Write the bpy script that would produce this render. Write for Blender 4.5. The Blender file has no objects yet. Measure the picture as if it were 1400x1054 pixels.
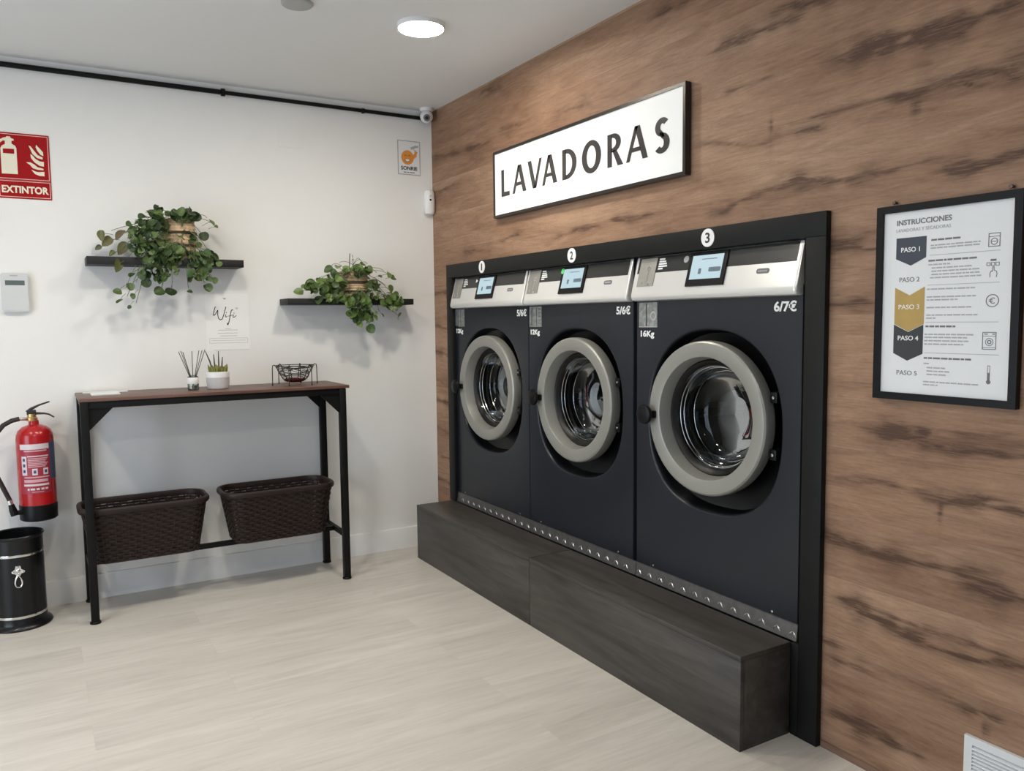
import bpy, bmesh, math, random
from math import sin, cos, pi, radians, sqrt, exp
from mathutils import Vector, Matrix

C = bpy.context.scene.collection
scene = bpy.context.scene

# ------------------------------------------------------------------ camera
cam_data = bpy.data.cameras.new('camera')
cam_data.sensor_width = 36.0
cam_data.sensor_fit = 'HORIZONTAL'
cam_data.lens = 28.2687
cam_data.clip_start = 0.02
cam = bpy.data.objects.new('camera', cam_data)
C.objects.link(cam)
RX = Vector((0.8602771, -0.50970741, -0.01103072))
UY = Vector((0.05105175, 0.06459663, 0.99660473))
FW = Vector((0.50726427, 0.85791936, -0.08159246))
cam.matrix_world = Matrix(((RX.x, UY.x, -FW.x, -2.0667),
                           (RX.y, UY.y, -FW.y, -4.3941),
                           (RX.z, UY.z, -FW.z, 1.35),
                           (0, 0, 0, 1)))
scene.camera = cam

# ------------------------------------------------------------------ world, daylight, exposure
world = bpy.data.worlds.new('world')
scene.world = world
world.use_nodes = True
world.node_tree.nodes['Background'].inputs[0].default_value = (0.62, 0.78, 1.0, 1)
world.node_tree.nodes['Background'].inputs[1].default_value = 0.2

LAMP_STRENGTH = 52.0          # ceiling downlights
def area(name, loc, rot, sx, sy, power, col):
    l = bpy.data.lights.new(name, 'AREA')
    l.shape = 'RECTANGLE'; l.size = sx; l.size_y = sy
    l.energy = power; l.color = col
    o = bpy.data.objects.new(name, l); C.objects.link(o)
    o.location = loc; o.rotation_euler = rot
    return o
# daylight through the glazed door in the left wall and through the shop front behind the camera
area('daylight_side', (-4.36, -2.2, 1.15), (0, -pi/2, 0), 2.2, 1.9, 20, (0.78, 0.88, 1.0))
area('daylight_front', (-2.2, -7.36, 1.3), (pi/2, 0, 0), 3.4, 2.3, 4, (0.72, 0.85, 1.0))

scene.view_settings.view_transform = 'Standard'
scene.view_settings.look = 'None'
scene.view_settings.gamma = 1.0
scene.view_settings.use_curve_mapping = False
scene.view_settings.exposure = 1.67

# ------------------------------------------------------------------ helpers
def tag(o, label=None, cat=None, group=None, kind=None):
    if label: o['label'] = label
    if cat: o['category'] = cat
    if group: o['group'] = group
    if kind: o['kind'] = kind
    return o

def world_loc(o):
    v = Vector((0, 0, 0))
    while o is not None:
        v += o.location
        o = o.parent
    return v

class Plane:
    def __init__(s, o, u, v):
        s.o = Vector(o); s.u = Vector(u).normalized(); s.v = Vector(v).normalized(); s.n = s.u.cross(s.v)
    def p(s, a, b, d=0.0):
        return s.o + s.u*a + s.v*b + s.n*d
def back_plane(y=0.0):      # viewer looks along +y: u = world x, v = world z
    return Plane((0, y, 0), (1, 0, 0), (0, 0, 1))
def right_plane(x=0.0):     # viewer looks along +x: u = -world y, v = world z
    return Plane((x, 0, 0), (0, -1, 0), (0, 0, 1))
TOP = Plane((0, 0, 0), (1, 0, 0), (0, 1, 0))

class MB:
    def __init__(s):
        s.v = []; s.f = []
    def add(s, vs, fs):
        n = len(s.v)
        s.v += [Vector(a) for a in vs]
        s.f += [tuple(i+n for i in f) for f in fs]
        return s
    def bm(s, bm):
        bm.verts.index_update()
        return s.add([v.co.copy() for v in bm.verts], [[v.index for v in f.verts] for f in bm.faces])
    def box(s, x0, x1, y0, y1, z0, z1, bev=0.0, seg=2):
        if x0 > x1: x0, x1 = x1, x0
        if y0 > y1: y0, y1 = y1, y0
        if z0 > z1: z0, z1 = z1, z0
        vs = [(x, y, z) for x in (x0, x1) for y in (y0, y1) for z in (z0, z1)]
        fs = [(0,1,3,2), (4,6,7,5), (0,4,5,1), (2,3,7,6), (0,2,6,4), (1,5,7,3)]
        if bev <= 0: return s.add(vs, fs)
        b = bmesh.new()
        bv = [b.verts.new(v) for v in vs]
        for f in fs: b.faces.new([bv[i] for i in f])
        bmesh.ops.bevel(b, geom=list(b.edges), offset=bev, segments=seg, profile=0.5, affect='EDGES')
        s.bm(b); b.free(); return s
    def prism(s, pl, pts, d0, d1):
        n = len(pts)
        A = sum(pts[i][0]*pts[(i+1) % n][1]-pts[(i+1) % n][0]*pts[i][1] for i in range(n))
        if A < 0: pts = pts[::-1]
        if d0 > d1: d0, d1 = d1, d0
        vs = [pl.p(a, b, d0) for a, b in pts] + [pl.p(a, b, d1) for a, b in pts]
        fs = [tuple(range(n-1, -1, -1)), tuple(range(n, 2*n))]
        fs += [(i, (i+1) % n, n+(i+1) % n, n+i) for i in range(n)]
        return s.add(vs, fs)
    def rect(s, pl, a0, a1, b0, b1, d0, d1):
        return s.prism(pl, [(a0, b0), (a1, b0), (a1, b1), (a0, b1)], d0, d1)
    def rrect(s, pl, a0, a1, b0, b1, r, d0, d1, k=5):
        pts = []
        for cx, cy, t in ((a1-r, b1-r, 0), (a0+r, b1-r, 90), (a0+r, b0+r, 180), (a1-r, b0+r, 270)):
            for i in range(k+1):
                a = radians(t+90*i/k); pts.append((cx+r*cos(a), cy+r*sin(a)))
        return s.prism(pl, pts, d0, d1)
    def disc(s, pl, a, b, r, d0, d1, n=28, ry=None):
        ry = ry or r
        return s.prism(pl, [(a+r*cos(2*pi*i/n), b+ry*sin(2*pi*i/n)) for i in range(n)], d0, d1)
    def ring(s, pl, a, b, r0, r1, d0, d1, n=32, a0=0.0, a1=2*pi):
        full = abs(a1-a0-2*pi) < 1e-6
        m = n if full else n+1
        vs = []
        for i in range(m):
            t = a0+(a1-a0)*i/n
            for r, d in ((r0, d0), (r1, d0), (r1, d1), (r0, d1)):
                vs.append(pl.p(a+r*cos(t), b+r*sin(t), d))
        fs = []
        for i in range(n):
            p = 4*i; q = 4*((i+1) % m)
            for k in range(4):
                fs.append((p+k, p+(k+1) % 4, q+(k+1) % 4, q+k))
        if not full: fs += [(3, 2, 1, 0), (4*n, 4*n+1, 4*n+2, 4*n+3)]
        return s.add(vs, fs)
    def stroke(s, pl, pts, w, d0, d1):      # thick poly-line drawn on a plane
        for (a, b), (c, d) in zip(pts, pts[1:]):
            L = math.hypot(c-a, d-b)
            if L < 1e-6: continue
            ux, uy = (c-a)/L, (d-b)/L; nx, ny = -uy*w/2, ux*w/2
            e = w*0.2
            a2, b2, c2, d2 = a-ux*e, b-uy*e, c+ux*e, d+uy*e
            s.prism(pl, [(a2+nx, b2+ny), (c2+nx, d2+ny), (c2-nx, d2-ny), (a2-nx, b2-ny)], d0, d1)
        return s
    def lathe(s, prof, origin, axis=(0, 0, 1), n=40, cap=True, closed=False):
        ax = Vector(axis).normalized(); o = Vector(origin)
        t = Vector((0, 0, 1)) if abs(ax.z) < 0.9 else Vector((1, 0, 0))
        e1 = ax.cross(t).normalized(); e2 = ax.cross(e1)
        vs = []
        for r, h in prof:
            for i in range(n):
                a = 2*pi*i/n
                vs.append(o+ax*h+(e1*cos(a)+e2*sin(a))*max(r, 1e-5))
        fs = []
        m = len(prof)
        for j in range(m if closed else m-1):
            k = (j+1) % m
            for i in range(n):
                fs.append((j*n+i, j*n+(i+1) % n, k*n+(i+1) % n, k*n+i))
        if cap and not closed:
            fs.append(tuple(range(n-1, -1, -1))); fs.append(tuple((m-1)*n+i for i in range(n)))
        return s.add(vs, fs)
    def tube(s, pts, r, n=8, closed=False, cap=True):
        P = [Vector(p) for p in pts]; m = len(P)
        R = r if isinstance(r, (list, tuple)) else [r]*m
        vs = []; prev = None
        for i in range(m):
            if closed: t = P[(i+1) % m]-P[i-1]
            else: t = P[min(i+1, m-1)]-P[max(i-1, 0)]
            t.normalize()
            if prev is None:
                q = Vector((0, 0, 1)) if abs(t.z) < 0.9 else Vector((1, 0, 0))
                e = t.cross(q).normalized()
            else:
                e = (prev-t*prev.dot(t)).normalized()
            prev = e; f = t.cross(e)
            for k in range(n):
                a = 2*pi*k/n; vs.append(P[i]+(e*cos(a)+f*sin(a))*R[i])
        fs = []
        for i in range(m if closed else m-1):
            j = (i+1) % m
            for k in range(n):
                fs.append((i*n+k, i*n+(k+1) % n, j*n+(k+1) % n, j*n+k))
        if cap and not closed:
            fs.append(tuple(range(n-1, -1, -1))); fs.append(tuple((m-1)*n+k for k in range(n)))
        return s.add(vs, fs)
    def text(s, pl, body, a0, a1, b0, b1, d0, d1, bold=0.0):    # lettering fitted into a rectangle of the plane
        cu = bpy.data.curves.new('t', 'FONT'); cu.body = body; cu.size = 1.0; cu.offset = bold
        cu.resolution_u = 3
        ob = bpy.data.objects.new('t', cu); C.objects.link(ob)
        dg = bpy.context.evaluated_depsgraph_get(); dg.update()
        me = bpy.data.meshes.new_from_object(ob.evaluated_get(dg))
        bpy.data.objects.remove(ob); bpy.data.curves.remove(cu)
        X = [v.co.x for v in me.vertices]; Y = [v.co.y for v in me.vertices]
        x0, x1, y0, y1 = min(X), max(X), min(Y), max(Y)
        b = bmesh.new(); b.from_mesh(me); bpy.data.meshes.remove(me)
        bmesh.ops.remove_doubles(b, verts=list(b.verts), dist=1e-5)
        bmesh.ops.recalc_face_normals(b, faces=list(b.faces))
        if sum(f.normal.z for f in b.faces) < 0: bmesh.ops.reverse_faces(b, faces=list(b.faces))
        ex = bmesh.ops.extrude_face_region(b, geom=list(b.faces))
        up = set(g for g in ex['geom'] if isinstance(g, bmesh.types.BMVert))
        b.verts.index_update()
        vs = []
        for v in b.verts:
            a = a0+(v.co.x-x0)/(x1-x0)*(a1-a0); c = b0+(v.co.y-y0)/(y1-y0)*(b1-b0)
            vs.append(pl.p(a, c, d1 if v in up else d0))
        s.add(vs, [[v.index for v in f.verts] for f in b.faces]); b.free()
        return s
    def xform(s, fn, start=0):
        for i in range(start, len(s.v)): s.v[i] = Vector(fn(s.v[i]))
        return s
    def build(s, name, mat, parent=None, angle=35, base=None, label=None, flat=False):
        if parent is not None: off = world_loc(parent)
        elif base is not None: off = Vector(base)
        else: off = Vector((0, 0, 0))
        me = bpy.data.meshes.new(name)
        me.from_pydata([v-off for v in s.v], [], s.f)
        me.update()
        b = bmesh.new(); b.from_mesh(me)
        bmesh.ops.recalc_face_normals(b, faces=list(b.faces))
        b.to_mesh(me); b.free()
        if not flat:
            me.polygons.foreach_set('use_smooth', [True]*len(me.polygons))
            me.set_sharp_from_angle(angle=radians(angle))
        me.materials.append(mat)
        o = bpy.data.objects.new(name, me); C.objects.link(o)
        if parent is not None: o.parent = parent
        elif base is not None: o.location = off
        if label: o['label'] = label
        return o

def empty(name, loc, label, cat, group=None):
    o = bpy.data.objects.new(name, None); C.objects.link(o)
    o.location = loc; o.empty_display_size = 0.1
    return tag(o, label, cat, group)

# ------------------------------------------------------------------ materials
class N:
    """small wrapper around a node tree"""
    def __init__(s, name):
        s.m = bpy.data.materials.new(name); s.m.use_nodes = True
        s.t = s.m.node_tree; s.b = s.t.nodes['Principled BSDF']
    def n(s, typ, **k):
        x = s.t.nodes.new(typ)
        for a, v in k.items(): setattr(x, a, v)
        return x
    def l(s, a, b): s.t.links.new(a, b)
    def set(s, **k):
        for a, v in k.items(): s.b.inputs[a.replace('_', ' ')].default_value = v
        return s
    def noise(s, vec, scale, detail=4, rough=0.55, dist=0.0):
        x = s.n('ShaderNodeTexNoise'); s.l(vec, x.inputs['Vector'])
        x.inputs['Scale'].default_value = scale; x.inputs['Detail'].default_value = detail
        x.inputs['Roughness'].default_value = rough; x.inputs['Distortion'].default_value = dist
        return x.outputs['Fac']
    def mapping(s, vec, scale=(1, 1, 1), loc=(0, 0, 0)):
        x = s.n('ShaderNodeMapping'); s.l(vec, x.inputs['Vector'])
        x.inputs['Scale'].default_value = scale; x.inputs['Location'].default_value = loc
        return x.outputs['Vector']
    def ramp(s, fac, stops):
        x = s.n('ShaderNodeValToRGB'); s.l(fac, x.inputs['Fac'])
        e = x.color_ramp.elements
        while len(e) < len(stops): e.new(0.5)
        for i, (p, c) in enumerate(stops):
            e[i].position = p; e[i].color = (*c, 1) if len(c) == 3 else c
        return x.outputs['Color']
    def mix(s, fac, a, b, mode='MIX'):
        x = s.n('ShaderNodeMix', data_type='RGBA', blend_type=mode)
        for sock, v in ((x.inputs['Factor'], fac), (x.inputs['A'] if False else x.inputs[6], a), (x.inputs[7], b)):
            if hasattr(v, 'is_output') or isinstance(v, bpy.types.NodeSocket): s.l(v, sock)
            elif isinstance(v, (int, float)): sock.default_value = v
            else: sock.default_value = (*v, 1)
        return x.outputs[2]
    def math(s, op, a, b=0.0, c=0.0):
        x = s.n('ShaderNodeMath', operation=op)
        for sock, v in ((x.inputs[0], a), (x.inputs[1], b), (x.inputs[2], c)):
            if isinstance(v, bpy.types.NodeSocket): s.l(v, sock)
            else: sock.default_value = v
        return x.outputs[0]
    def obj(s): return s.n('ShaderNodeTexCoord').outputs['Object']
    def bump(s, h, strength, dist=0.002):
        x = s.n('ShaderNodeBump'); s.l(h, x.inputs['Height'])
        x.inputs['Strength'].default_value = strength; x.inputs['Distance'].default_value = dist
        s.l(x.outputs['Normal'], s.b.inputs['Normal'])

def pm(name, col, rough=0.5, metal=0.0, var=0.06, scale=18.0, bump=0.0, bscale=200.0, spec=0.5, **k):
    """paint, plastic, metal: a base colour with a little mottling"""
    g = N(name)
    f = g.noise(g.obj(), scale, 3)
    lo = tuple(c*(1-var) for c in col); hi = tuple(min(1, c*(1+var)) for c in col)
    g.l(g.ramp(f, [(0.3, lo), (0.7, hi)]), g.b.inputs['Base Color'])
    g.set(Roughness=rough, Metallic=metal, Specular_IOR_Level=spec, **k)
    if bump: g.bump(g.noise(g.obj(), bscale, 2), bump, 0.001)
    return g.m

def emis(name, col, strength):
    g = N(name)
    g.set(Base_Color=(*[c*.08 for c in col], 1), Roughness=0.4, Emission_Color=(*col, 1), Emission_Strength=strength)
    return g.m

def wood_wall():
    g = N('rustic_oak_boards')
    o = g.obj()
    sp = g.n('ShaderNodeSeparateXYZ'); g.l(o, sp.inputs[0])
    cb = g.n('ShaderNodeCombineXYZ'); g.l(sp.outputs['Y'], cb.inputs[0]); g.l(sp.outputs['Z'], cb.inputs[1])
    v = cb.outputs[0]
    br = g.n('ShaderNodeTexBrick'); g.l(g.mapping(v, loc=(20.0, 0.045, 0)), br.inputs['Vector'])
    br.offset = 0.43
    for a, x in (('Color1', (0, 0, 0, 1)), ('Color2', (1, 1, 1, 1)), ('Mortar', (0.1, 0.1, 0.1, 1)), ('Scale', 1.0), ('Mortar Size', 0.0008),
                 ('Mortar Smooth', 0.3), ('Bias', 0.0), ('Brick Width', 40.0), ('Row Height', 0.2)):
        br.inputs[a].default_value = x
    tone = br.outputs['Color']
    off = g.n('ShaderNodeVectorMath', operation='MULTIPLY_ADD')
    g.l(tone, off.inputs[0]); off.inputs[1].default_value = (7.3, 3.1, 5.7); g.l(v, off.inputs[2])
    w = off.outputs[0]
    big = g.noise(g.mapping(w, (1.3, 6.0, 1)), 1.0, 5, 0.6, 0.7)
    med = g.noise(g.mapping(w, (4.0, 34.0, 1)), 1.0, 6, 0.65, 1.2)
    fine = g.noise(g.mapping(w, (14.0, 240.0, 1)), 1.0, 4, 0.7, 0.4)
    spots = g.noise(g.mapping(w, (60.0, 130.0, 1)), 1.0, 3, 0.6)
    c = g.ramp(big, [(0.28, (0.244, 0.136, 0.082)), (0.5, (0.348, 0.212, 0.133)), (0.72, (0.435, 0.285, 0.188))])
    c = g.mix(0.55, c, g.ramp(med, [(0.25, (0.42, 0.36, 0.32)), (0.55, (0.95, 0.95, 0.95)), (0.8, (1.25, 1.22, 1.18))]), 'MULTIPLY')
    c = g.mix(0.45, c, g.ramp(fine, [(0.3, (0.6, 0.56, 0.53)), (0.6, (1.0, 1.0, 1.0)), (0.85, (1.22, 1.2, 1.17))]), 'MULTIPLY')
    c = g.mix(0.25, c, g.ramp(spots, [(0.35, (0.75, 0.72, 0.7)), (0.6, (1.05, 1.05, 1.05))]), 'MULTIPLY')
    c = g.mix(1.0, c, g.ramp(tone, [(0.0, (0.90, 0.88, 0.88)), (1.0, (1.09, 1.09, 1.08))]), 'MULTIPLY')
    at = g.n('ShaderNodeAttribute', attribute_name='knot')
    fib = g.noise(g.mapping(v, (9.0, 95.0, 1)), 1.0, 5, 0.7, 1.4)
    fr = g.ramp(fib, [(0.36, (0.15, 0.15, 0.15)), (0.60, (1.7, 1.7, 1.7))])
    blo = g.ramp(g.noise(g.mapping(v, (5.0, 26.0, 1)), 1.0, 4, 0.6, 1.0), [(0.35, (0.35, 0.35, 0.35)), (0.62, (1.35, 1.35, 1.35))])
    k = g.math('MULTIPLY', g.math('MULTIPLY', at.outputs['Fac'], fr), blo)
    soft = g.math('MINIMUM', g.math('MULTIPLY', g.math('MULTIPLY', at.outputs['Fac'], blo), 1.05), 0.62)
    c = g.mix(soft, c, g.mix(0.6, (0.125, 0.066, 0.040), g.ramp(fine, [(0.3, (0.07, 0.035, 0.02)), (0.7, (0.2, 0.115, 0.07))])))
    k = g.math('MINIMUM', g.math('MULTIPLY', k, 0.85), 0.78)
    c = g.mix(k, c, (0.058, 0.028, 0.017))
    c = g.mix(g.math('MULTIPLY', br.outputs['Fac'], 0.28), c, (0.12, 0.07, 0.045))
    g.l(c, g.b.inputs['Base Color'])
    g.set(Roughness=0.62, Specular_IOR_Level=0.3)
    g.bump(fine, 0.25, 0.001)
    return g.m

def floor_mat():
    g = N('pale_laminate')
    o = g.obj()
    br = g.n('ShaderNodeTexBrick'); g.l(g.mapping(o, loc=(0.2, 0.06, 0)), br.inputs['Vector'])
    br.offset = 0.37
    for a, x in (('Color1', (0, 0, 0, 1)), ('Color2', (1, 1, 1, 1)), ('Mortar', (0.5, 0.5, 0.5, 1)), ('Scale', 1.0), ('Mortar Size', 0.0007),
                 ('Mortar Smooth', 0.2), ('Bias', 0.0), ('Brick Width', 1.29), ('Row Height', 0.193)):
        br.inputs[a].default_value = x
    off = g.n('ShaderNodeVectorMath', operation='MULTIPLY_ADD')
    g.l(br.outputs['Color'], off.inputs[0]); off.inputs[1].default_value = (5.1, 2.7, 1.0); g.l(o, off.inputs[2])
    w = off.outputs[0]
    big = g.noise(g.mapping(w, (1.1, 7.0, 1)), 1.0, 4, 0.6, 0.8)
    med = g.noise(g.mapping(w, (3.2, 40.0, 1)), 1.0, 5, 0.65, 1.0)
    dark = g.noise(g.mapping(w, (2.6, 22.0, 1), (3, 1, 0)), 1.0, 5, 0.6, 1.6)
    c = g.ramp(big, [(0.3, (0.555, 0.515, 0.460)), (0.7, (0.67, 0.63, 0.57))])
    c = g.mix(0.5, c, g.ramp(med, [(0.25, (0.72, 0.71, 0.70)), (0.55, (1.0, 1.0, 1.0)), (0.85, (1.12, 1.12, 1.12))]), 'MULTIPLY')
    c = g.mix(g.ramp(dark, [(0.66, (0, 0, 0)), (0.84, (0.6, 0.6, 0.6))]), c, (0.33, 0.305, 0.28))
    c = g.mix(1.0, c, g.ramp(br.outputs['Color'], [(0, (0.98, 0.98, 0.98)), (1, (1.02, 1.02, 1.015))]), 'MULTIPLY')
    c = g.mix(g.math('MULTIPLY', br.outputs['Fac'], 0.25), c, (0.36, 0.33, 0.30))
    g.l(c, g.b.inputs['Base Color'])
    g.set(Roughness=0.38, Specular_IOR_Level=0.4)
    g.bump(med, 0.08, 0.001)
    return g.m

def laminate(name, c0, c1, c2, axis, rough=0.5, k=1.0):
    """wood-print board; the grain runs along axis (0 = x, 1 = y)"""
    g = N(name)
    o = g.obj()
    sc = (1.4*k, 14*k, 14*k) if axis == 0 else (14*k, 1.4*k, 14*k)
    a = g.noise(g.mapping(o, sc), 1.0, 5, 0.6, 1.0)
    sc2 = tuple(x*7 for x in sc)
    b = g.noise(g.mapping(o, sc2), 1.0, 4, 0.65, 0.3)
    c = g.ramp(a, [(0.3, c0), (0.5, c1), (0.72, c2)])
    c = g.mix(0.45, c, g.ramp(b, [(0.3, (0.65, 0.64, 0.63)), (0.7, (1.15, 1.15, 1.15))]), 'MULTIPLY')
    g.l(c, g.b.inputs['Base Color'])
    g.set(Roughness=rough, Specular_IOR_Level=0.4)
    g.bump(b, 0.12, 0.001)
    return g.m

def glass_mat(name, tint, gloss=0.06, spread=0.9):
    """clear thin sheet: see-through, with a Fresnel reflection"""
    g = N(name)
    g.t.nodes.remove(g.b)
    out = g.t.nodes['Material Output']
    tr = g.n('ShaderNodeBsdfTransparent'); tr.inputs[0].default_value = (*tint, 1)
    gl = g.n('ShaderNodeBsdfGlossy'); gl.inputs['Roughness'].default_value = 0.02
    gl.inputs[0].default_value = (0.9, 0.93, 0.95, 1)
    lw = g.n('ShaderNodeFresnel'); lw.inputs['IOR'].default_value = 1.5
    mx = g.n('ShaderNodeMixShader')
    g.l(g.math('MULTIPLY_ADD', lw.outputs[0], spread, gloss), mx.inputs[0]); g.l(tr.outputs[0], mx.inputs[1]); g.l(gl.outputs[0], mx.inputs[2])
    g.l(mx.outputs[0], out.inputs['Surface'])
    return g.m

def leaf_mat(name, c0, c1, c2):
    g = N(name)
    r = g.n('ShaderNodeNewGeometry').outputs['Random Per Island']
    c = g.ramp(r, [(0.0, c0), (0.5, c1), (1.0, c2)])
    f = g.noise(g.obj(), 60, 3)
    c = g.mix(0.5, c, g.ramp(f, [(0.3, (0.75, 0.8, 0.7)), (0.7, (1.2, 1.15, 1.2))]), 'MULTIPLY')
    g.l(c, g.b.inputs['Base Color'])
    g.set(Roughness=0.45, Specular_IOR_Level=0.45)
    return g.m

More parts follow.
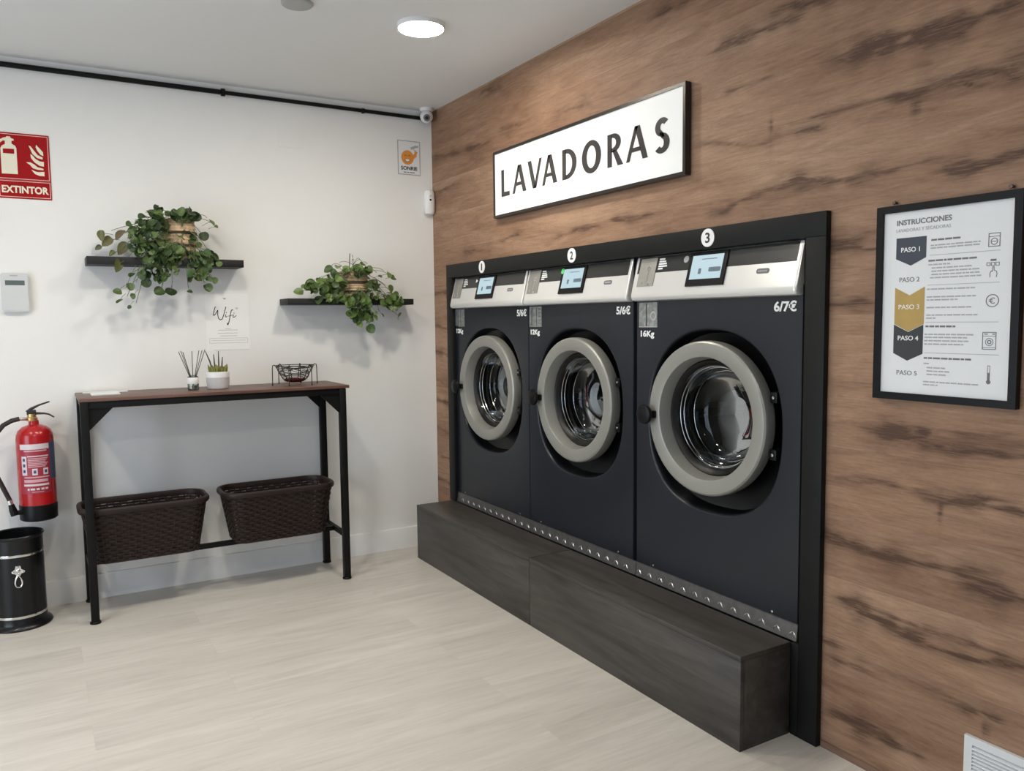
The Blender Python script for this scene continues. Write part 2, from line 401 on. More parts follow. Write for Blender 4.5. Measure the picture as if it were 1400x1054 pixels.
M = {
 'wall': pm('white_wall_paint', (0.80, 0.79, 0.765), 0.85, var=0.012, scale=3, bump=0.05, bscale=300),
 'ceiling': pm('white_ceiling_paint', (0.735, 0.735, 0.72), 0.9, var=0.01, scale=3),
 'skirting': pm('white_skirting', (0.80, 0.79, 0.765), 0.5, var=0.01),
 'wall_far': pm('low_bounce_wall_grey', (0.36, 0.36, 0.35), 0.85, var=0.02, scale=3),  # grey invented for the unseen walls to cut bounced light
 'oak': wood_wall(), 'floor': floor_mat(),
 'oak_trim': laminate('brown_base_strip', (0.13, 0.075, 0.05), (0.19, 0.11, 0.075), (0.24, 0.15, 0.10), 1),
 'plinth': laminate('dark_ash_laminate', (0.030, 0.026, 0.022), (0.054, 0.048, 0.042), (0.082, 0.073, 0.064), 1, 0.45),
 'tabletop': laminate('walnut_board', (0.075, 0.035, 0.026), (0.13, 0.066, 0.048), (0.19, 0.105, 0.078), 0, 0.4),
 'black_metal': pm('black_steel', (0.006, 0.0057, 0.0055), 0.45, var=0.15, bump=0.08, spec=0.2),
 'surround': pm('black_board', (0.0115, 0.0118, 0.011), 0.5, var=0.08, spec=0.15),
 'black_plastic': pm('black_plastic', (0.0055, 0.0055, 0.0058), 0.38, var=0.1, spec=0.18),
 'shelf': laminate('black_shelf_board', (0.004, 0.004, 0.004), (0.007, 0.007, 0.007), (0.011, 0.011, 0.011), 0, 0.55),
 'machine': pm('dark_blue_grey_enamel', (0.0105, 0.0130, 0.0185), 0.33, var=0.04, scale=4, spec=0.45),
 'recess': pm('shaded_black_moulding', (0.003, 0.0033, 0.004), 0.34, var=0.05, spec=0.35),  # near-black, with the shade of the door recess put into the colour
 'ring': pm('satin_grey_door', (0.30, 0.295, 0.265), 0.40, 0.35, var=0.03, scale=6),
 'gasket': pm('dark_rubber', (0.006, 0.005, 0.0045), 0.4, var=0.1, spec=0.3),
 'steel': pm('polished_steel', (0.62, 0.62, 0.60), 0.16, 1.0, var=0.05),
 'drum': pm('drum_steel', (0.11, 0.11, 0.108), 0.33, 0.9, var=0.1),
 'porthole': glass_mat('porthole_glass', (0.52, 0.54, 0.53), 0.0, 0.42),
 'fascia': pm('brushed_silver', (0.74, 0.73, 0.70), 0.30, 0.35, var=0.02, scale=5),
 'fascia_dark': pm('dark_grey_band', (0.028, 0.028, 0.026), 0.28, 0.0, spec=0.35, var=0.03),
 'coin': pm('coin_plate_steel', (0.40, 0.385, 0.35), 0.42, 0.7, var=0.06),
 'white_print': pm('white_print', (0.85, 0.85, 0.83), 0.6, var=0.02),
 'black_print': pm('black_print', (0.018, 0.017, 0.017), 0.5, var=0.05),
 'grey_print': pm('grey_print', (0.16, 0.16, 0.17), 0.6, var=0.05),
 'pale_print': pm('pale_grey_print', (0.40, 0.40, 0.41), 0.6, var=0.05),
 'screen': emis('lit_screen', (0.45, 0.60, 0.66), 0.32),
 'screen_mark': pm('screen_marks', (0.10, 0.15, 0.19), 0.4),
 'green': pm('green_sticker', (0.10, 0.62, 0.16), 0.5),
 'plate': pm('engraved_metal_plate', (0.30, 0.32, 0.31), 0.4, 0.5, var=0.3, scale=60),
 'checker': pm('scuffed_aluminium', (0.17, 0.16, 0.15), 0.45, 0.7, var=0.15, scale=40),
 'stud': pm('bright_aluminium', (0.75, 0.73, 0.70), 0.35, 0.9, var=0.05),
 'sign_white': pm('gloss_white_panel', (0.95, 0.95, 0.93), 0.12, var=0.005),
 'sign_frame': pm('bronze_black_frame', (0.045, 0.038, 0.033), 0.3, 0.6, var=0.08),
 'letter': pm('dark_grey_lettering', (0.045, 0.04, 0.038), 0.25, var=0.03),
 'paper': pm('white_paper', (0.76, 0.77, 0.77), 0.6, var=0.01),
 'wifi_paper': pm('wifi_paper', (0.84, 0.835, 0.81), 0.7, var=0.01),
 'navy': pm('slate_blue_ink', (0.040, 0.052, 0.070), 0.6),
 'charcoal': pm('charcoal_ink', (0.030, 0.034, 0.036), 0.6),
 'gold': pm('mustard_ink', (0.45, 0.30, 0.085), 0.6),
 'red_sign': pm('signal_red', (0.33, 0.006, 0.008), 0.6, var=0.04, spec=0.15),
 'sign_cream': pm('glow_cream_print', (0.78, 0.73, 0.58), 0.5, var=0.02),
 'pink_line': pm('pink_white_line', (0.75, 0.42, 0.38), 0.5),
 'red_tank': pm('red_enamel', (0.40, 0.010, 0.012), 0.22, var=0.05),
 'label_red': pm('label_red', (0.36, 0.03, 0.05), 0.4),
 'label_pink': pm('label_pale_print', (0.62, 0.36, 0.40), 0.5),
 'label_white': pm('label_white', (0.70, 0.62, 0.64), 0.5),
 'label_blue': pm('label_blue', (0.05, 0.07, 0.16), 0.4),
 'brass': pm('brass', (0.65, 0.42, 0.18), 0.3, 0.9),
 'hose': pm('black_hose', (0.022, 0.016, 0.017), 0.5, var=0.1),
 'chrome': pm('chrome', (0.75, 0.75, 0.74), 0.18, 1.0, var=0.03),
 'bin': pm('black_bin_enamel', (0.004, 0.0045, 0.0055), 0.3, var=0.1, spec=0.4),
 'basket': pm('espresso_plastic', (0.022, 0.0122, 0.0092), 0.45, var=0.12, scale=30, spec=0.3),
 'leaf': leaf_mat('glossy_leaves', (0.022, 0.040, 0.013), (0.055, 0.098, 0.027), (0.125, 0.185, 0.055)),
 'leaf2': leaf_mat('bright_glossy_leaves', (0.036, 0.064, 0.017), (0.080, 0.135, 0.033), (0.16, 0.235, 0.065)),
 'leaf_old': leaf_mat('bronze_leaves', (0.085, 0.095, 0.030), (0.125, 0.140, 0.042), (0.135, 0.098, 0.050)),
 'stem': pm('plant_stem', (0.13, 0.16, 0.06), 0.6, var=0.2),
 'soil': pm('potting_soil', (0.03, 0.02, 0.013), 0.95, var=0.4, scale=90),
 'rope': pm('tan_rope', (0.56, 0.41, 0.26), 0.8, var=0.25, scale=60, bump=0.3),
 'rope_dark': pm('dark_rope', (0.05, 0.03, 0.018), 0.8, var=0.2),
 'succulent': leaf_mat('succulent_leaves', (0.12, 0.125, 0.022), (0.21, 0.21, 0.045), (0.29, 0.27, 0.07)),
 'twig': pm('dark_twig', (0.07, 0.06, 0.045), 0.7, var=0.2),
 'ceramic': pm('white_ceramic', (0.80, 0.79, 0.77), 0.3, var=0.01),
 'ceramic_grey': pm('pale_grey_ceramic', (0.55, 0.54, 0.53), 0.55, var=0.03),
 'clear': glass_mat('clear_glass', (0.90, 0.93, 0.90), 0.02, 0.9),
 'pebble': pm('green_brown_filling', (0.22, 0.23, 0.13), 0.5, var=0.5, scale=80),
 'wire': pm('black_wire', (0.012, 0.008, 0.008), 0.35, 0.3, var=0.1),
 'wine': pm('dark_red_lacquer', (0.10, 0.008, 0.012), 0.2, var=0.2),
 'white_plastic': pm('white_plastic', (0.80, 0.80, 0.785), 0.35, var=0.01),
 'shaded_grey': pm('shaded_grey_plastic', (0.40, 0.40, 0.385), 0.6, var=0.02),  # shade on the ceiling fixture, put into its colour
 'panel_grey': pm('light_grey_plastic', (0.60, 0.61, 0.61), 0.45, var=0.015),
 'lcd': pm('lcd_grey', (0.10, 0.125, 0.115), 0.25, var=0.08),
 'lens': pm('black_lens', (0.012, 0.012, 0.013), 0.1),
 'lens_grey': pm('grey_lens_ring', (0.16, 0.16, 0.16), 0.3),
 'lamp': emis('lamp_diffuser', (1.0, 0.935, 0.82), LAMP_STRENGTH),
 'orange': pm('orange_print', (0.72, 0.27, 0.045), 0.5, var=0.06),
 'vent': pm('vent_white_enamel', (0.72, 0.74, 0.74), 0.35, var=0.01),
 'vent_dark': pm('vent_shadow_gap', (0.22, 0.23, 0.23), 0.6),
 'nail': pm('dark_nail', (0.12, 0.08, 0.06), 0.4, 0.6),
}

# ------------------------------------------------------------------ the room
XL, YF, H = -4.2, -7.2, 2.566
OY0, OY1, OZ = -0.262, -2.716, 1.592           # opening for the built-in machines
def struct(mb, name, mat, **k):
    return tag(mb.build(name, mat, **k), kind='structure')

struct(MB().box(XL-.1, .75, YF-.1, .1, -.1, 0), 'floor', M['floor'])
struct(MB().box(XL-.1, .75, YF-.1, .1, H, H+.1), 'ceiling', M['ceiling'])
struct(MB().box(XL-.1, .75, 0, .1, 0, H), 'wall_back', M['wall'])
# left wall with a glazed door, front wall with a shop window (both out of the picture)
lw = MB()
lw.box(XL-.1, XL, YF, -3.2, 0, H); lw.box(XL-.1, XL, -1.2, 0, 0, H); lw.box(XL-.1, XL, -3.2, -1.2, 2.2, H)
struct(lw, 'wall_left', M['wall_far'])
fw = MB()
fw.box(XL, -3.9, YF-.1, YF, 0, H); fw.box(-.5, .75, YF-.1, YF, 0, H)
fw.box(-3.9, -.5, YF-.1, YF, 2.45, H); fw.box(-3.9, -.5, YF-.1, YF, 0, .15)
struct(fw, 'wall_front', M['wall_far'])
wf = MB()
for y in (-3.2, -2.22, -1.26): wf.box(XL-.07, XL-.02, y, y+.06, 0, 2.2)
wf.box(XL-.07, XL-.02, -3.14, -1.26, 2.13, 2.2); wf.box(XL-.07, XL-.02, -3.14, -1.26, 0, .1)
struct(wf, 'door_1', M['black_metal'])
wf = MB()
for x in (-3.9, -2.8, -1.7, -.56): wf.box(x, x+.06, YF-.07, YF-.02, .15, 2.45)
wf.box(-3.9, -.5, YF-.07, YF-.02, 2.39, 2.45); wf.box(-3.9, -.5, YF-.07, YF-.02, .15, .21)
struct(wf, 'window_1', M['black_metal'])

# right wall: oak boards with an opening for the machines; the dark grain streaks are stored on the mesh
STREAKS =  [(-2.33,2.267,-2.58,2.272,2.0),(-2.83,2.105,-3.06,2.106,2.0),(-2.37,2.111,-2.53,2.117,1.0),(-2.55,1.979,-2.55,1.956,1.6),(-2.72,1.952,-2.96,1.952,1.0),(-3.01,1.943,-3.04,1.939,1.5),(-2.61,1.925,-2.71,1.915,1.4),(-2.24,1.962,-2.52,1.909,1.0),(-2.63,1.764,-2.83,1.749,2.2),(-2.34,1.718,-2.48,1.748,1.6),(-2.62,2.31,-2.74,2.291,2.0),(-2.0,2.486,-2.14,2.475,1.4),(-2.93,2.084,-3.13,2.075,2.0),(-3.13,2.075,-3.3,2.099,2.0),(-2.93,2.116,-3.14,2.091,1.4),(-3.02,1.947,-3.04,1.947,1.4),(-3.14,1.962,-3.17,1.966,1.2),(-3.17,1.94,-3.2,1.92,1.2),(-3.22,1.946,-3.28,1.949,2.0),(-3.25,1.95,-3.3,1.924,1.3),(-3.05,1.912,-3.04,1.895,1.2),(-3.23,1.722,-3.33,1.739,2.4),(-3.19,1.737,-3.23,1.73,1.0),(-2.94,1.745,-3.1,1.767,1.0),(-3.14,1.727,-3.21,1.716,0.8),(-1.37,2.266,-1.51,2.26,1.6),(-0.85,2.299,-0.97,2.293,1.3),(-0.67,2.528,-0.79,2.521,1.5),(-1.76,1.755,-1.92,1.745,1.6),(-0.46,2.271,-0.64,2.264,1.6),(0.0,2.31,-0.33,2.271,1.4),(-0.44,1.72,-0.65,1.723,1.5),(-0.84,1.756,-0.95,1.764,1.3),(-1.34,1.727,-1.59,1.741,1.4),(0.01,2.099,-0.32,2.105,1.0),(-2.8,1.564,-2.93,1.54,1.6),(-2.82,1.559,-2.91,1.585,1.6),(-2.81,1.379,-2.89,1.385,1.6),(-2.81,1.418,-2.94,1.409,0.8),(-3.01,1.024,-3.05,1.019,2.2),(-3.06,1.04,-3.35,1.033,1.3),(-3.05,1.008,-3.11,0.996,1.5),(-3.11,0.996,-3.31,0.996,1.4),(-3.31,0.996,-3.36,0.997,1.0),(-2.82,0.866,-2.99,0.874,1.2),(-2.99,0.874,-3.07,0.866,1.0),(-3.11,0.858,-3.15,0.861,1.5),(-3.26,0.882,-3.27,0.887,1.3),(-3.27,0.859,-3.36,0.86,1.8),(-3.15,0.834,-3.15,0.811,1.4),(-2.78,0.682,-2.86,0.67,2.0),(-2.86,0.67,-2.94,0.666,2.0),(-2.94,0.661,-3.05,0.659,1.0),(-3.05,0.659,-3.21,0.68,1.8),(-3.25,0.643,-3.32,0.637,1.0),(-3.34,0.646,-3.37,0.642,2.6),(-2.88,0.494,-2.9,0.497,1.4),(-2.94,0.476,-2.98,0.47,2.2),(-2.98,0.47,-3.05,0.448,1.8),(-3.05,0.448,-3.24,0.451,1.1),(-3.24,0.451,-3.38,0.478,1.4),(-3.02,0.494,-3.31,0.489,1.3),(-2.78,0.354,-2.79,0.343,1.5),(-2.87,0.302,-2.9,0.299,1.8),(-2.93,0.327,-3.2,0.325,1.0),(-3.24,0.313,-3.28,0.318,1.6),(-3.29,0.289,-3.29,0.268,1.3),(-2.78,0.109,-2.92,0.127,1.3),(-2.92,0.127,-3.0,0.128,2.2),(-3.0,0.128,-3.08,0.118,1.5)]
for z in (1.31, 1.16, 0.98, 0.88, 0.70, 0.55, 0.40, 1.53):
    STREAKS.append((-.02, z+.015*sin(z*40), -.2, z-.02, 1.3+.6*sin(z*17)))
def make_oak_wall():
    ys = [0-.0105*i for i in range(int(7.2/.0105)+1)]
    ys = [y for y in ys if y > -3.75] + [-3.75, -5.0, -7.2]
    zs = [H*i/330 for i in range(331)]
    ny, nz = len(ys), len(zs)
    V = [(0.0, y, z) for y in ys for z in zs]
    F = []
    for i in range(ny-1):
        yc = (ys[i]+ys[i+1])/2
        for j in range(nz-1):
            zc = (zs[j]+zs[j+1])/2
            if OY1 < yc < OY0 and zc < OZ: continue
            F.append((i*nz+j, (i+1)*nz+j, (i+1)*nz+j+1, i*nz+j+1))
    val = [0.0]*len(V)
    def bump_at(y, z, y0, z0, y1, z1, w):
        dy, dz = y1-y0, z1-z0
        L2 = dy*dy+dz*dz+1e-9
        t = ((y-y0)*dy+(z-z0)*dz)/L2
        return t
    for (y0, z0, y1, z1, w) in STREAKS:
        if y1 > y0: y0, z0, y1, z1 = y1, z1, y0, z0
        L = max(abs(y1-y0), .02)
        vertical = abs(z1-z0) > abs(y1-y0)*1.5
        for i, y in enumerate(ys):
            ext = .06*w if not vertical else .012
            if y > y0+ext*1.6 or y < y1-ext*1.6: continue
            if y > y0: fy = exp(-((y-y0)/ext*1.6)**2); t = 0.0
            elif y < y1: fy = exp(-((y1-y)/ext*1.6)**2); t = 1.0
            else: fy = 1.0; t = (y0-y)/L
            zc = (z0+(z1-z0)*t) if not vertical else (z0+z1)/2
            zc += .0028*sin(y*19+z0*90)+.0016*sin(y*53+z0*17)
            thick = (.0058*w*(1+.5*sin(y*23+z0*50)+.25*sin(y*61+z1*33))) if not vertical else abs(z1-z0)*.6+.006
            thick = max(thick, .0035)
            halo = thick*3.2
            j0 = max(0, int((zc-halo*2.2)/H*330)); j1 = min(330, int((zc+halo*2.2)/H*330)+1)
            for j in range(j0, j1+1):
                d = abs(zs[j]-zc)
                g = (.34+.26*(w-1))*exp(-(d/thick)**2)+(.08+.10*max(0, w-1))*exp(-(d/halo)**2)
                val[i*nz+j] += fy*g
    me = bpy.data.meshes.new('wall_right')
    me.from_pydata(V, [], F)
    a = me.attributes.new('knot', 'FLOAT', 'POINT')
    a.data.foreach_set('value', [min(1.0, x) for x in val])
    b = bmesh.new(); b.from_mesh(me)
    # give the boards their thickness so the wall is solid at its edges
    loose = [v for v in b.verts if not v.link_faces]
    bmesh.ops.delete(b, geom=loose, context='VERTS')
    bmesh.ops.recalc_face_normals(b, faces=list(b.faces))
    ex = bmesh.ops.extrude_face_region(b, geom=list(b.faces), use_keep_orig=True)
    for v in (g for g in ex['geom'] if isinstance(g, bmesh.types.BMVert)): v.co.x = .02
    bmesh.ops.recalc_face_normals(b, faces=list(b.faces))
    b.to_mesh(me); b.free()
    me.materials.append(M['oak'])
    o = bpy.data.objects.new('wall_right', me); C.objects.link(o)
    tag(o, kind='structure')
make_oak_wall()

# skirting along the white wall, its little top edge bevelled; brown strip under the oak
sk = MB()
P = [(-.014, 0), (-.014, .112), (-.010, .121), (0, .123)]
for x0, x1 in ((XL, 0.0),):
    vs = [(x0, y, z) for y, z in P]+[(x1, y, z) for y, z in P]+[(x0, 0, 0), (x1, 0, 0)]
    sk.add(vs, [(0, 1, 5, 4), (1, 2, 6, 5), (2, 3, 7, 6), (8, 0, 4, 9), (3, 8, 9, 7), (0, 8, 3, 2, 1), (4, 5, 6, 7, 9)])
struct(sk, 'baseboard_back', M['skirting'])
struct(MB().box(-.004, 0, -7.2, -2.79, 0, .022), 'baseboard_right', M['oak_trim'])

# painted-over junction box cover high on the white wall
jb = MB().rrect(back_plane(), -.9, -.765, 2.283, 2.405, .006, 0, .0035)
tag(jb.build('junction_cover', M['wall'], base=(-.83, 0, 2.283)), 'white square blank cover plate painted like the wall, under the black conduit', 'cover plate')

# ------------------------------------------------------------------ conduit
t = empty('conduit', (-1.6, -.014, 2.51), 'thin black conduit running along the white wall just under the ceiling', 'pipe')
def pipe_z(x): return 2.525
MB().tube([(XL+.02, -.014, 2.5265), (-1.19, -.014, 2.525)], .0125, 12).build('pipe', M['black_metal'], t)
MB().tube([(-1.19, -.014, 2.525), (-.002, -.014, 2.522)], .0105, 12).build('pipe', M['black_metal'], t)
cl = MB().tube([(-1.185, -.014, 2.525), (-1.167, -.014, 2.525)], .019, 14); cl.box(-1.182, -1.170, -.012, 0, 2.512, 2.538)
cl.build('clamp', M['black_metal'], t)
cl = MB(); cl.box(-.43, -.418, -.012, 0, 2.511, 2.535); cl.tube([(-.432, -.014, 2.523), (-.416, -.014, 2.523)], .0135, 12); cl.build('clamp', M['black_metal'], t)

# ------------------------------------------------------------------ ceiling fixtures
def downlight(x, y, label):
    t = empty('ceiling_light', (x, y, H-.0205), label, 'light', 'round ceiling lights')
    MB().lathe([(.0985, H), (.0985, H-.016), (.0965, H-.0185), (.0935, H-.0185), (.0925, H-.017), (.0925, H)], (x, y, 0), n=48).build('rim', M['white_plastic'], t)
    MB().lathe([(.0915, H-.004), (.0915, H-.0165), (.085, H-.0178), (.06, H-.0195), (0, H-.0205)], (x, y, 0), n=48, cap=False).build('diffuser', M['lamp'], t, label='glowing white diffuser')
downlight(-.632, -1.262, 'glowing round ceiling light above the wall sign, near the camera dome')
for x, y in ((-1.57, -1.5), (-2.75, -1.45), (-2.0, -3.4)):
    downlight(x, y, 'round white ceiling light outside the picture, in the rows behind the first one')
sd = MB().lathe([(.060, H), (.060, H-.005), (.055, H-.010), (.030, H-.013), (0, H-.014)], (-1.14, -1.243, 0), n=36, cap=False)
tag(sd.build('smoke_detector', M['shaded_grey'], base=(-1.14, -1.243, H-.014)), 'small unlit round grey detector on the ceiling, at the top edge of the picture', 'detector')

# camera dome in the corner
t = empty('security_camera', (-.062, -.07, 2.49), 'small white security camera under the ceiling in the corner', 'camera')
MB().lathe([(.038, H), (.038, H-.010), (.034, H-.018), (0, H-.018)], (-.062, -.07, 0), n=32).build('mount', M['white_plastic'], t)
ball = MB()
cx, cy, cz, cr = -.062, -.07, 2.520, .037
ball.lathe([(cr*sin(a), -cr*cos(a)) for a in [pi*i/16 for i in range(17)]], (cx, cy, cz), n=28, cap=False)
bo = ball.build('ball_housing', M['white_plastic'], t)
dv = Vector((-.35, -.85, -.38)).normalized()
p = Vector((cx, cy, cz))+dv*(cr-.006)
lens = MB().lathe([(.0195, -.004), (.0195, .008), (.016, .011), (0.0, .011)], p, dv, n=24, cap=False)
lens.build('lens_ring', M['lens_grey'], t)
MB().lathe([(.010, .011), (.009, .014), (0, .0145)], p, dv, n=20, cap=False).build('lens', M['lens'], t)

# motion detector in the corner
t = empty('motion_detector', (-.036, -.03, 1.968), 'white oval motion detector in the corner beside the oak wall', 'detector')
md = MB()
prof = [(-.071, .016), (-.066, .026), (-.05, .032), (0, .034), (.05, .032), (.066, .026), (.071, .016)]
n = 24; vs = []
for h, r in prof:
    for i in range(n):
        a = 2*pi*i/n
        vs.append((-.036+r*cos(a)*1.0, -.029+r*.82*sin(a), 2.040+h))
fs = [(j*n+i, j*n+(i+1) % n, (j+1)*n+(i+1) % n, (j+1)*n+i) for j in range(len(prof)-1) for i in range(n)]
fs += [tuple(range(n-1, -1, -1)), tuple((len(prof)-1)*n+i for i in range(n))]
md.add(vs, fs); md.build('housing', M['white_plastic'], t)
MB().lathe([(.006, 0), (.006, .004), (0, .005)], (-.040, -.0545, 2.052), (-.2, -1, 0), n=16, cap=False).build('sensor_eye', M['lens'], t)
MB().rrect(back_plane(-.0555), -.046, -.033, 2.068, 2.081, .003, 0, .003).build('window', M['panel_grey'], t)

# ------------------------------------------------------------------ signs on the white wall
BP = back_plane()
# red extinguisher sign
t = empty('extinguisher_sign', (-2.07, 0, 1.931), 'red fire extinguisher sign with white pictograms and the word EXTINTOR', 'sign')
sx0, sx1, sz0, sz1 = -2.176, -1.9645, 1.931, 2.227
MB().rect(BP, sx0, sx1, sz0, sz1, 0, .003).build('panel', M['red_sign'], t)
ln = MB()
def frame_line(mb, pl, a0, a1, b0, b1, w, d0, d1):
    mb.rect(pl, a0, a1, b0, b0+w, d0, d1); mb.rect(pl, a0, a1, b1-w, b1, d0, d1)
    mb.rect(pl, a0, a0+w, b0+w, b1-w, d0, d1); mb.rect(pl, a1-w, a1, b0+w, b1-w, d0, d1)
frame_line(ln, BP, sx0+.005, sx1-.005, 2.019, sz1-.006, .003, .003, .0036)
frame_line(ln, BP, sx0+.004, sx1-.004, sz0+.006, 2.011, .003, .003, .0036)
ln.build('border_lines', M['pink_line'], t)
MB().rect(BP, sx0, sx1, 2.0135, 2.0165, .003, .0034).build('divider', M['label_red'], t)
X = lambda px: -1.9645-(500-px)/1205*160/297*1.0      # pictogram column positions across the sign
k = 1/7.53/297; kx = 1/7.53/318
def sg(px, py): return (sx1-(505-px+(py-195)*.055)*kx, 2.2275-(py-195)*k*1.0-(505-px)*k*.065+ .0)
def poly(mb, pts, d0=.003, d1=.0037): mb.prism(BP, [sg(*q) for q in pts], d0, d1)
ic = MB()
poly(ic, [(62, 585), (48, 330), (62, 305), (90, 290), (90, 255), (70, 255), (45, 275), (38, 308), (20, 310), (18, 285), (40, 245), (75, 225), (98, 222), (105, 210), (135, 212), (145, 228), (170, 238), (175, 252), (150, 258), (152, 285), (185, 305), (197, 330), (212, 592)][::-1])
icon = ic.build('extinguisher_pictogram', M['sign_cream'], t)
MB().prism(BP, [sg(*q) for q in [(72, 380), (70, 335), (176, 338), (178, 388)]], .0037, .0042).build('pictogram_label', M['red_sign'], t)
fl = MB()
poly(fl, [(312, 298), (335, 310), (360, 345), (400, 395), (448, 420), (448, 440), (395, 425), (350, 385), (328, 335)])
poly(fl, [(385, 290), (400, 310), (420, 330), (450, 365), (455, 405), (425, 390), (395, 350), (380, 315)])
poly(fl, [(330, 385), (350, 400), (380, 435), (420, 460), (460, 465), (460, 512), (420, 505), (370, 470), (335, 425)])
poly(fl, [(290, 470), (330, 470), (365, 490), (400, 520), (455, 535), (458, 550), (400, 545), (355, 530), (325, 495)])
poly(fl, [(340, 545), (370, 560), (405, 570), (465, 566), (467, 612), (420, 608), (375, 590)])
fl.build('flame_pictogram', M['sign_cream'], t)
MB().text(BP, 'EXTINTOR', -2.1625, -1.9765, 1.955, 1.989, .003, .0038, bold=.035).build('lettering', M['sign_cream'], t)

# grey alarm keypad
t = empty('alarm_keypad', (-2.135, 0, 1.411), 'light grey wall keypad with a dark display at the left edge, under the red sign', 'keypad')
MB().rrect(BP, -2.190, -2.079, 1.411, 1.589, .013, 0, .024).build('housing', M['panel_grey'], t)
MB().rrect(BP, -2.186, -2.083, 1.411+.006, 1.585, .012, .024, .027).build('front_cover', M['panel_grey'], t)
MB().rect(BP, -2.172, -2.095, 1.533, 1.555, .027, .028).build('display', M['lcd'], t)
MB().rect(BP, -2.152, -2.122, 1.574, 1.580, .027, .0275).build('emblem', M['pale_print'], t)

# smile notice
t = empty('smile_notice', (-.146, 0, 2.193), 'small white notice with an orange smiling face and the word SONRIE', 'sign')
MB().rect(BP, -.2175, -.0765, 2.194, 2.389, 0, .0025).build('border_panel', M['pale_print'], t)
MB().rect(BP, -.2125, -.0815, 2.199, 2.384, .0025, .0032).build('sheet', M['paper'], t)
fc = MB().disc(BP, -.157, 2.293, .039, .0032, .0038, ry=.041)
fc.prism(BP, [(-.125, 2.280), (-.100, 2.303), (-.098, 2.322), (-.106, 2.334), (-.112, 2.332), (-.113, 2.318), (-.128, 2.305)], .0032, .0040)
fc.prism(BP, [(-.104, 2.318), (-.094, 2.322), (-.094, 2.330), (-.105, 2.326)], .0032, .0039)
face = fc.build('smiling_face', M['orange'], t)
ft = MB()
for ex in (-.170, -.146): ft.ring(BP, ex, 2.300, .0050, .0072, .0038, .0043, 10, 0, pi)
ft.ring(BP, -.158, 2.286, .016, .0185, .0038, .0043, 14, pi*1.08, pi*1.92)
ft.build('face_lines', M['rope_dark'], t)
MB().ring(BP, -.158, 2.284, .0, .0145, .0038, .0042, 14, pi*1.08, pi*1.92).build('teeth', M['paper'], t)
cm = MB()
cm.prism(BP, [(-.138, 2.352), (-.103, 2.366), (-.098, 2.353), (-.133, 2.339)], .0032, .0038)
cm.prism(BP, [(-.103, 2.360), (-.090, 2.366), (-.086, 2.356), (-.099, 2.352)], .0032, .0038)
cm.stroke(BP, [(-.118, 2.346), (-.112, 2.335), (-.100, 2.332)], .004, .0032, .0038)
cm.build('camera_pictogram', M['pale_print'], t)
MB().text(BP, 'SONRIE', -.199, -.097, 2.221, 2.243, .0032, .0038, bold=.03).build('lettering', M['black_print'], t)
sm = MB()
for a, b in ((-.183, -.165), (-.161, -.149), (-.145, -.112)): sm.rect(BP, a, b, 2.206, 2.211, .0032, .0036)
sm.build('small_print', M['grey_print'], t)

# wifi sheet
t = empty('wifi_sheet', (-1.195, 0, 1.205), 'white paper sheet with handwritten Wifi lettering between the two black shelves', 'paper')
MB().rect(BP, -1.303, -1.086, 1.206, 1.502, 0, .0012).build('sheet', M['wifi_paper'], t)
def wf(px, py):      # position on the sheet measured in its own drawing grid
    return (-1.303+(px-165)/ (840-165)*.217, 1.206+(930-py)/11.71/244)
hw = MB()
def pen(pts, w=.0034): hw.stroke(BP, [wf(*q) for q in pts], w, .0012, .0017)
pen([(318, 280), (300, 330), (283, 395), (292, 408), (315, 390), (355, 330), (352, 400), (362, 450), (388, 474), (418, 462), (445, 400), (482, 282)], .004)
pen([(478, 395), (468, 425), (478, 434), (498, 420)]); pen([(487, 362), (490, 370)], .0042)
pen([(590, 330), (578, 322), (562, 345), (540, 430), (522, 505), (506, 548), (496, 545), (500, 520)], .004); pen([(515, 420), (590, 402)], .0026)
pen([(598, 400), (588, 432), (600, 440), (640, 412)]); pen([(606, 370), (609, 376)], .0042)
hw.build('handwriting', M['black_print'], t)
wi = MB()
for r in (.0035, .0075, .0115): wi.ring(BP, *wf(652, 325), r-.0014, r, .0012, .0017, 10, radians(45), radians(135))
wi.build('wifi_symbol', M['grey_print'], t)
wi = MB().ring(BP, *wf(465, 150), .003, .007, .0012, .0017, 12, radians(180), radians(360))
wi.build('small_emblem', M['grey_print'], t)
pl_ = MB()
for a, b, y in ((460, 545, 612), (350, 655, 630), (340, 650, 675), (375, 645, 716)):
    x0, z0 = wf(a, y); x1, _ = wf(b, y); pl_.rect(BP, x0, x1, z0, z0+.0022, .0012, .0016)
x0, z0 = wf(210, 820); x1, z1 = wf(810, 745)
frame_line(pl_, BP, x0, x1, z0, z1, .0015, .0012, .0016)
pl_.rect(BP, x0+.01, x1-.01, (z0+z1)/2, (z0+z1)/2+.0015, .0012, .0016)
pl_.rect(BP, -1.27, -1.09, 1.2075, 1.209, .0012, .0016)
pl_.build('printed_lines', M['pale_print'], t)

struct(MB().box(.75, .85, YF, .1, 0, H), 'wall_light_stop', M['wall'])  # unseen wall added behind the machines to stop light leaking in

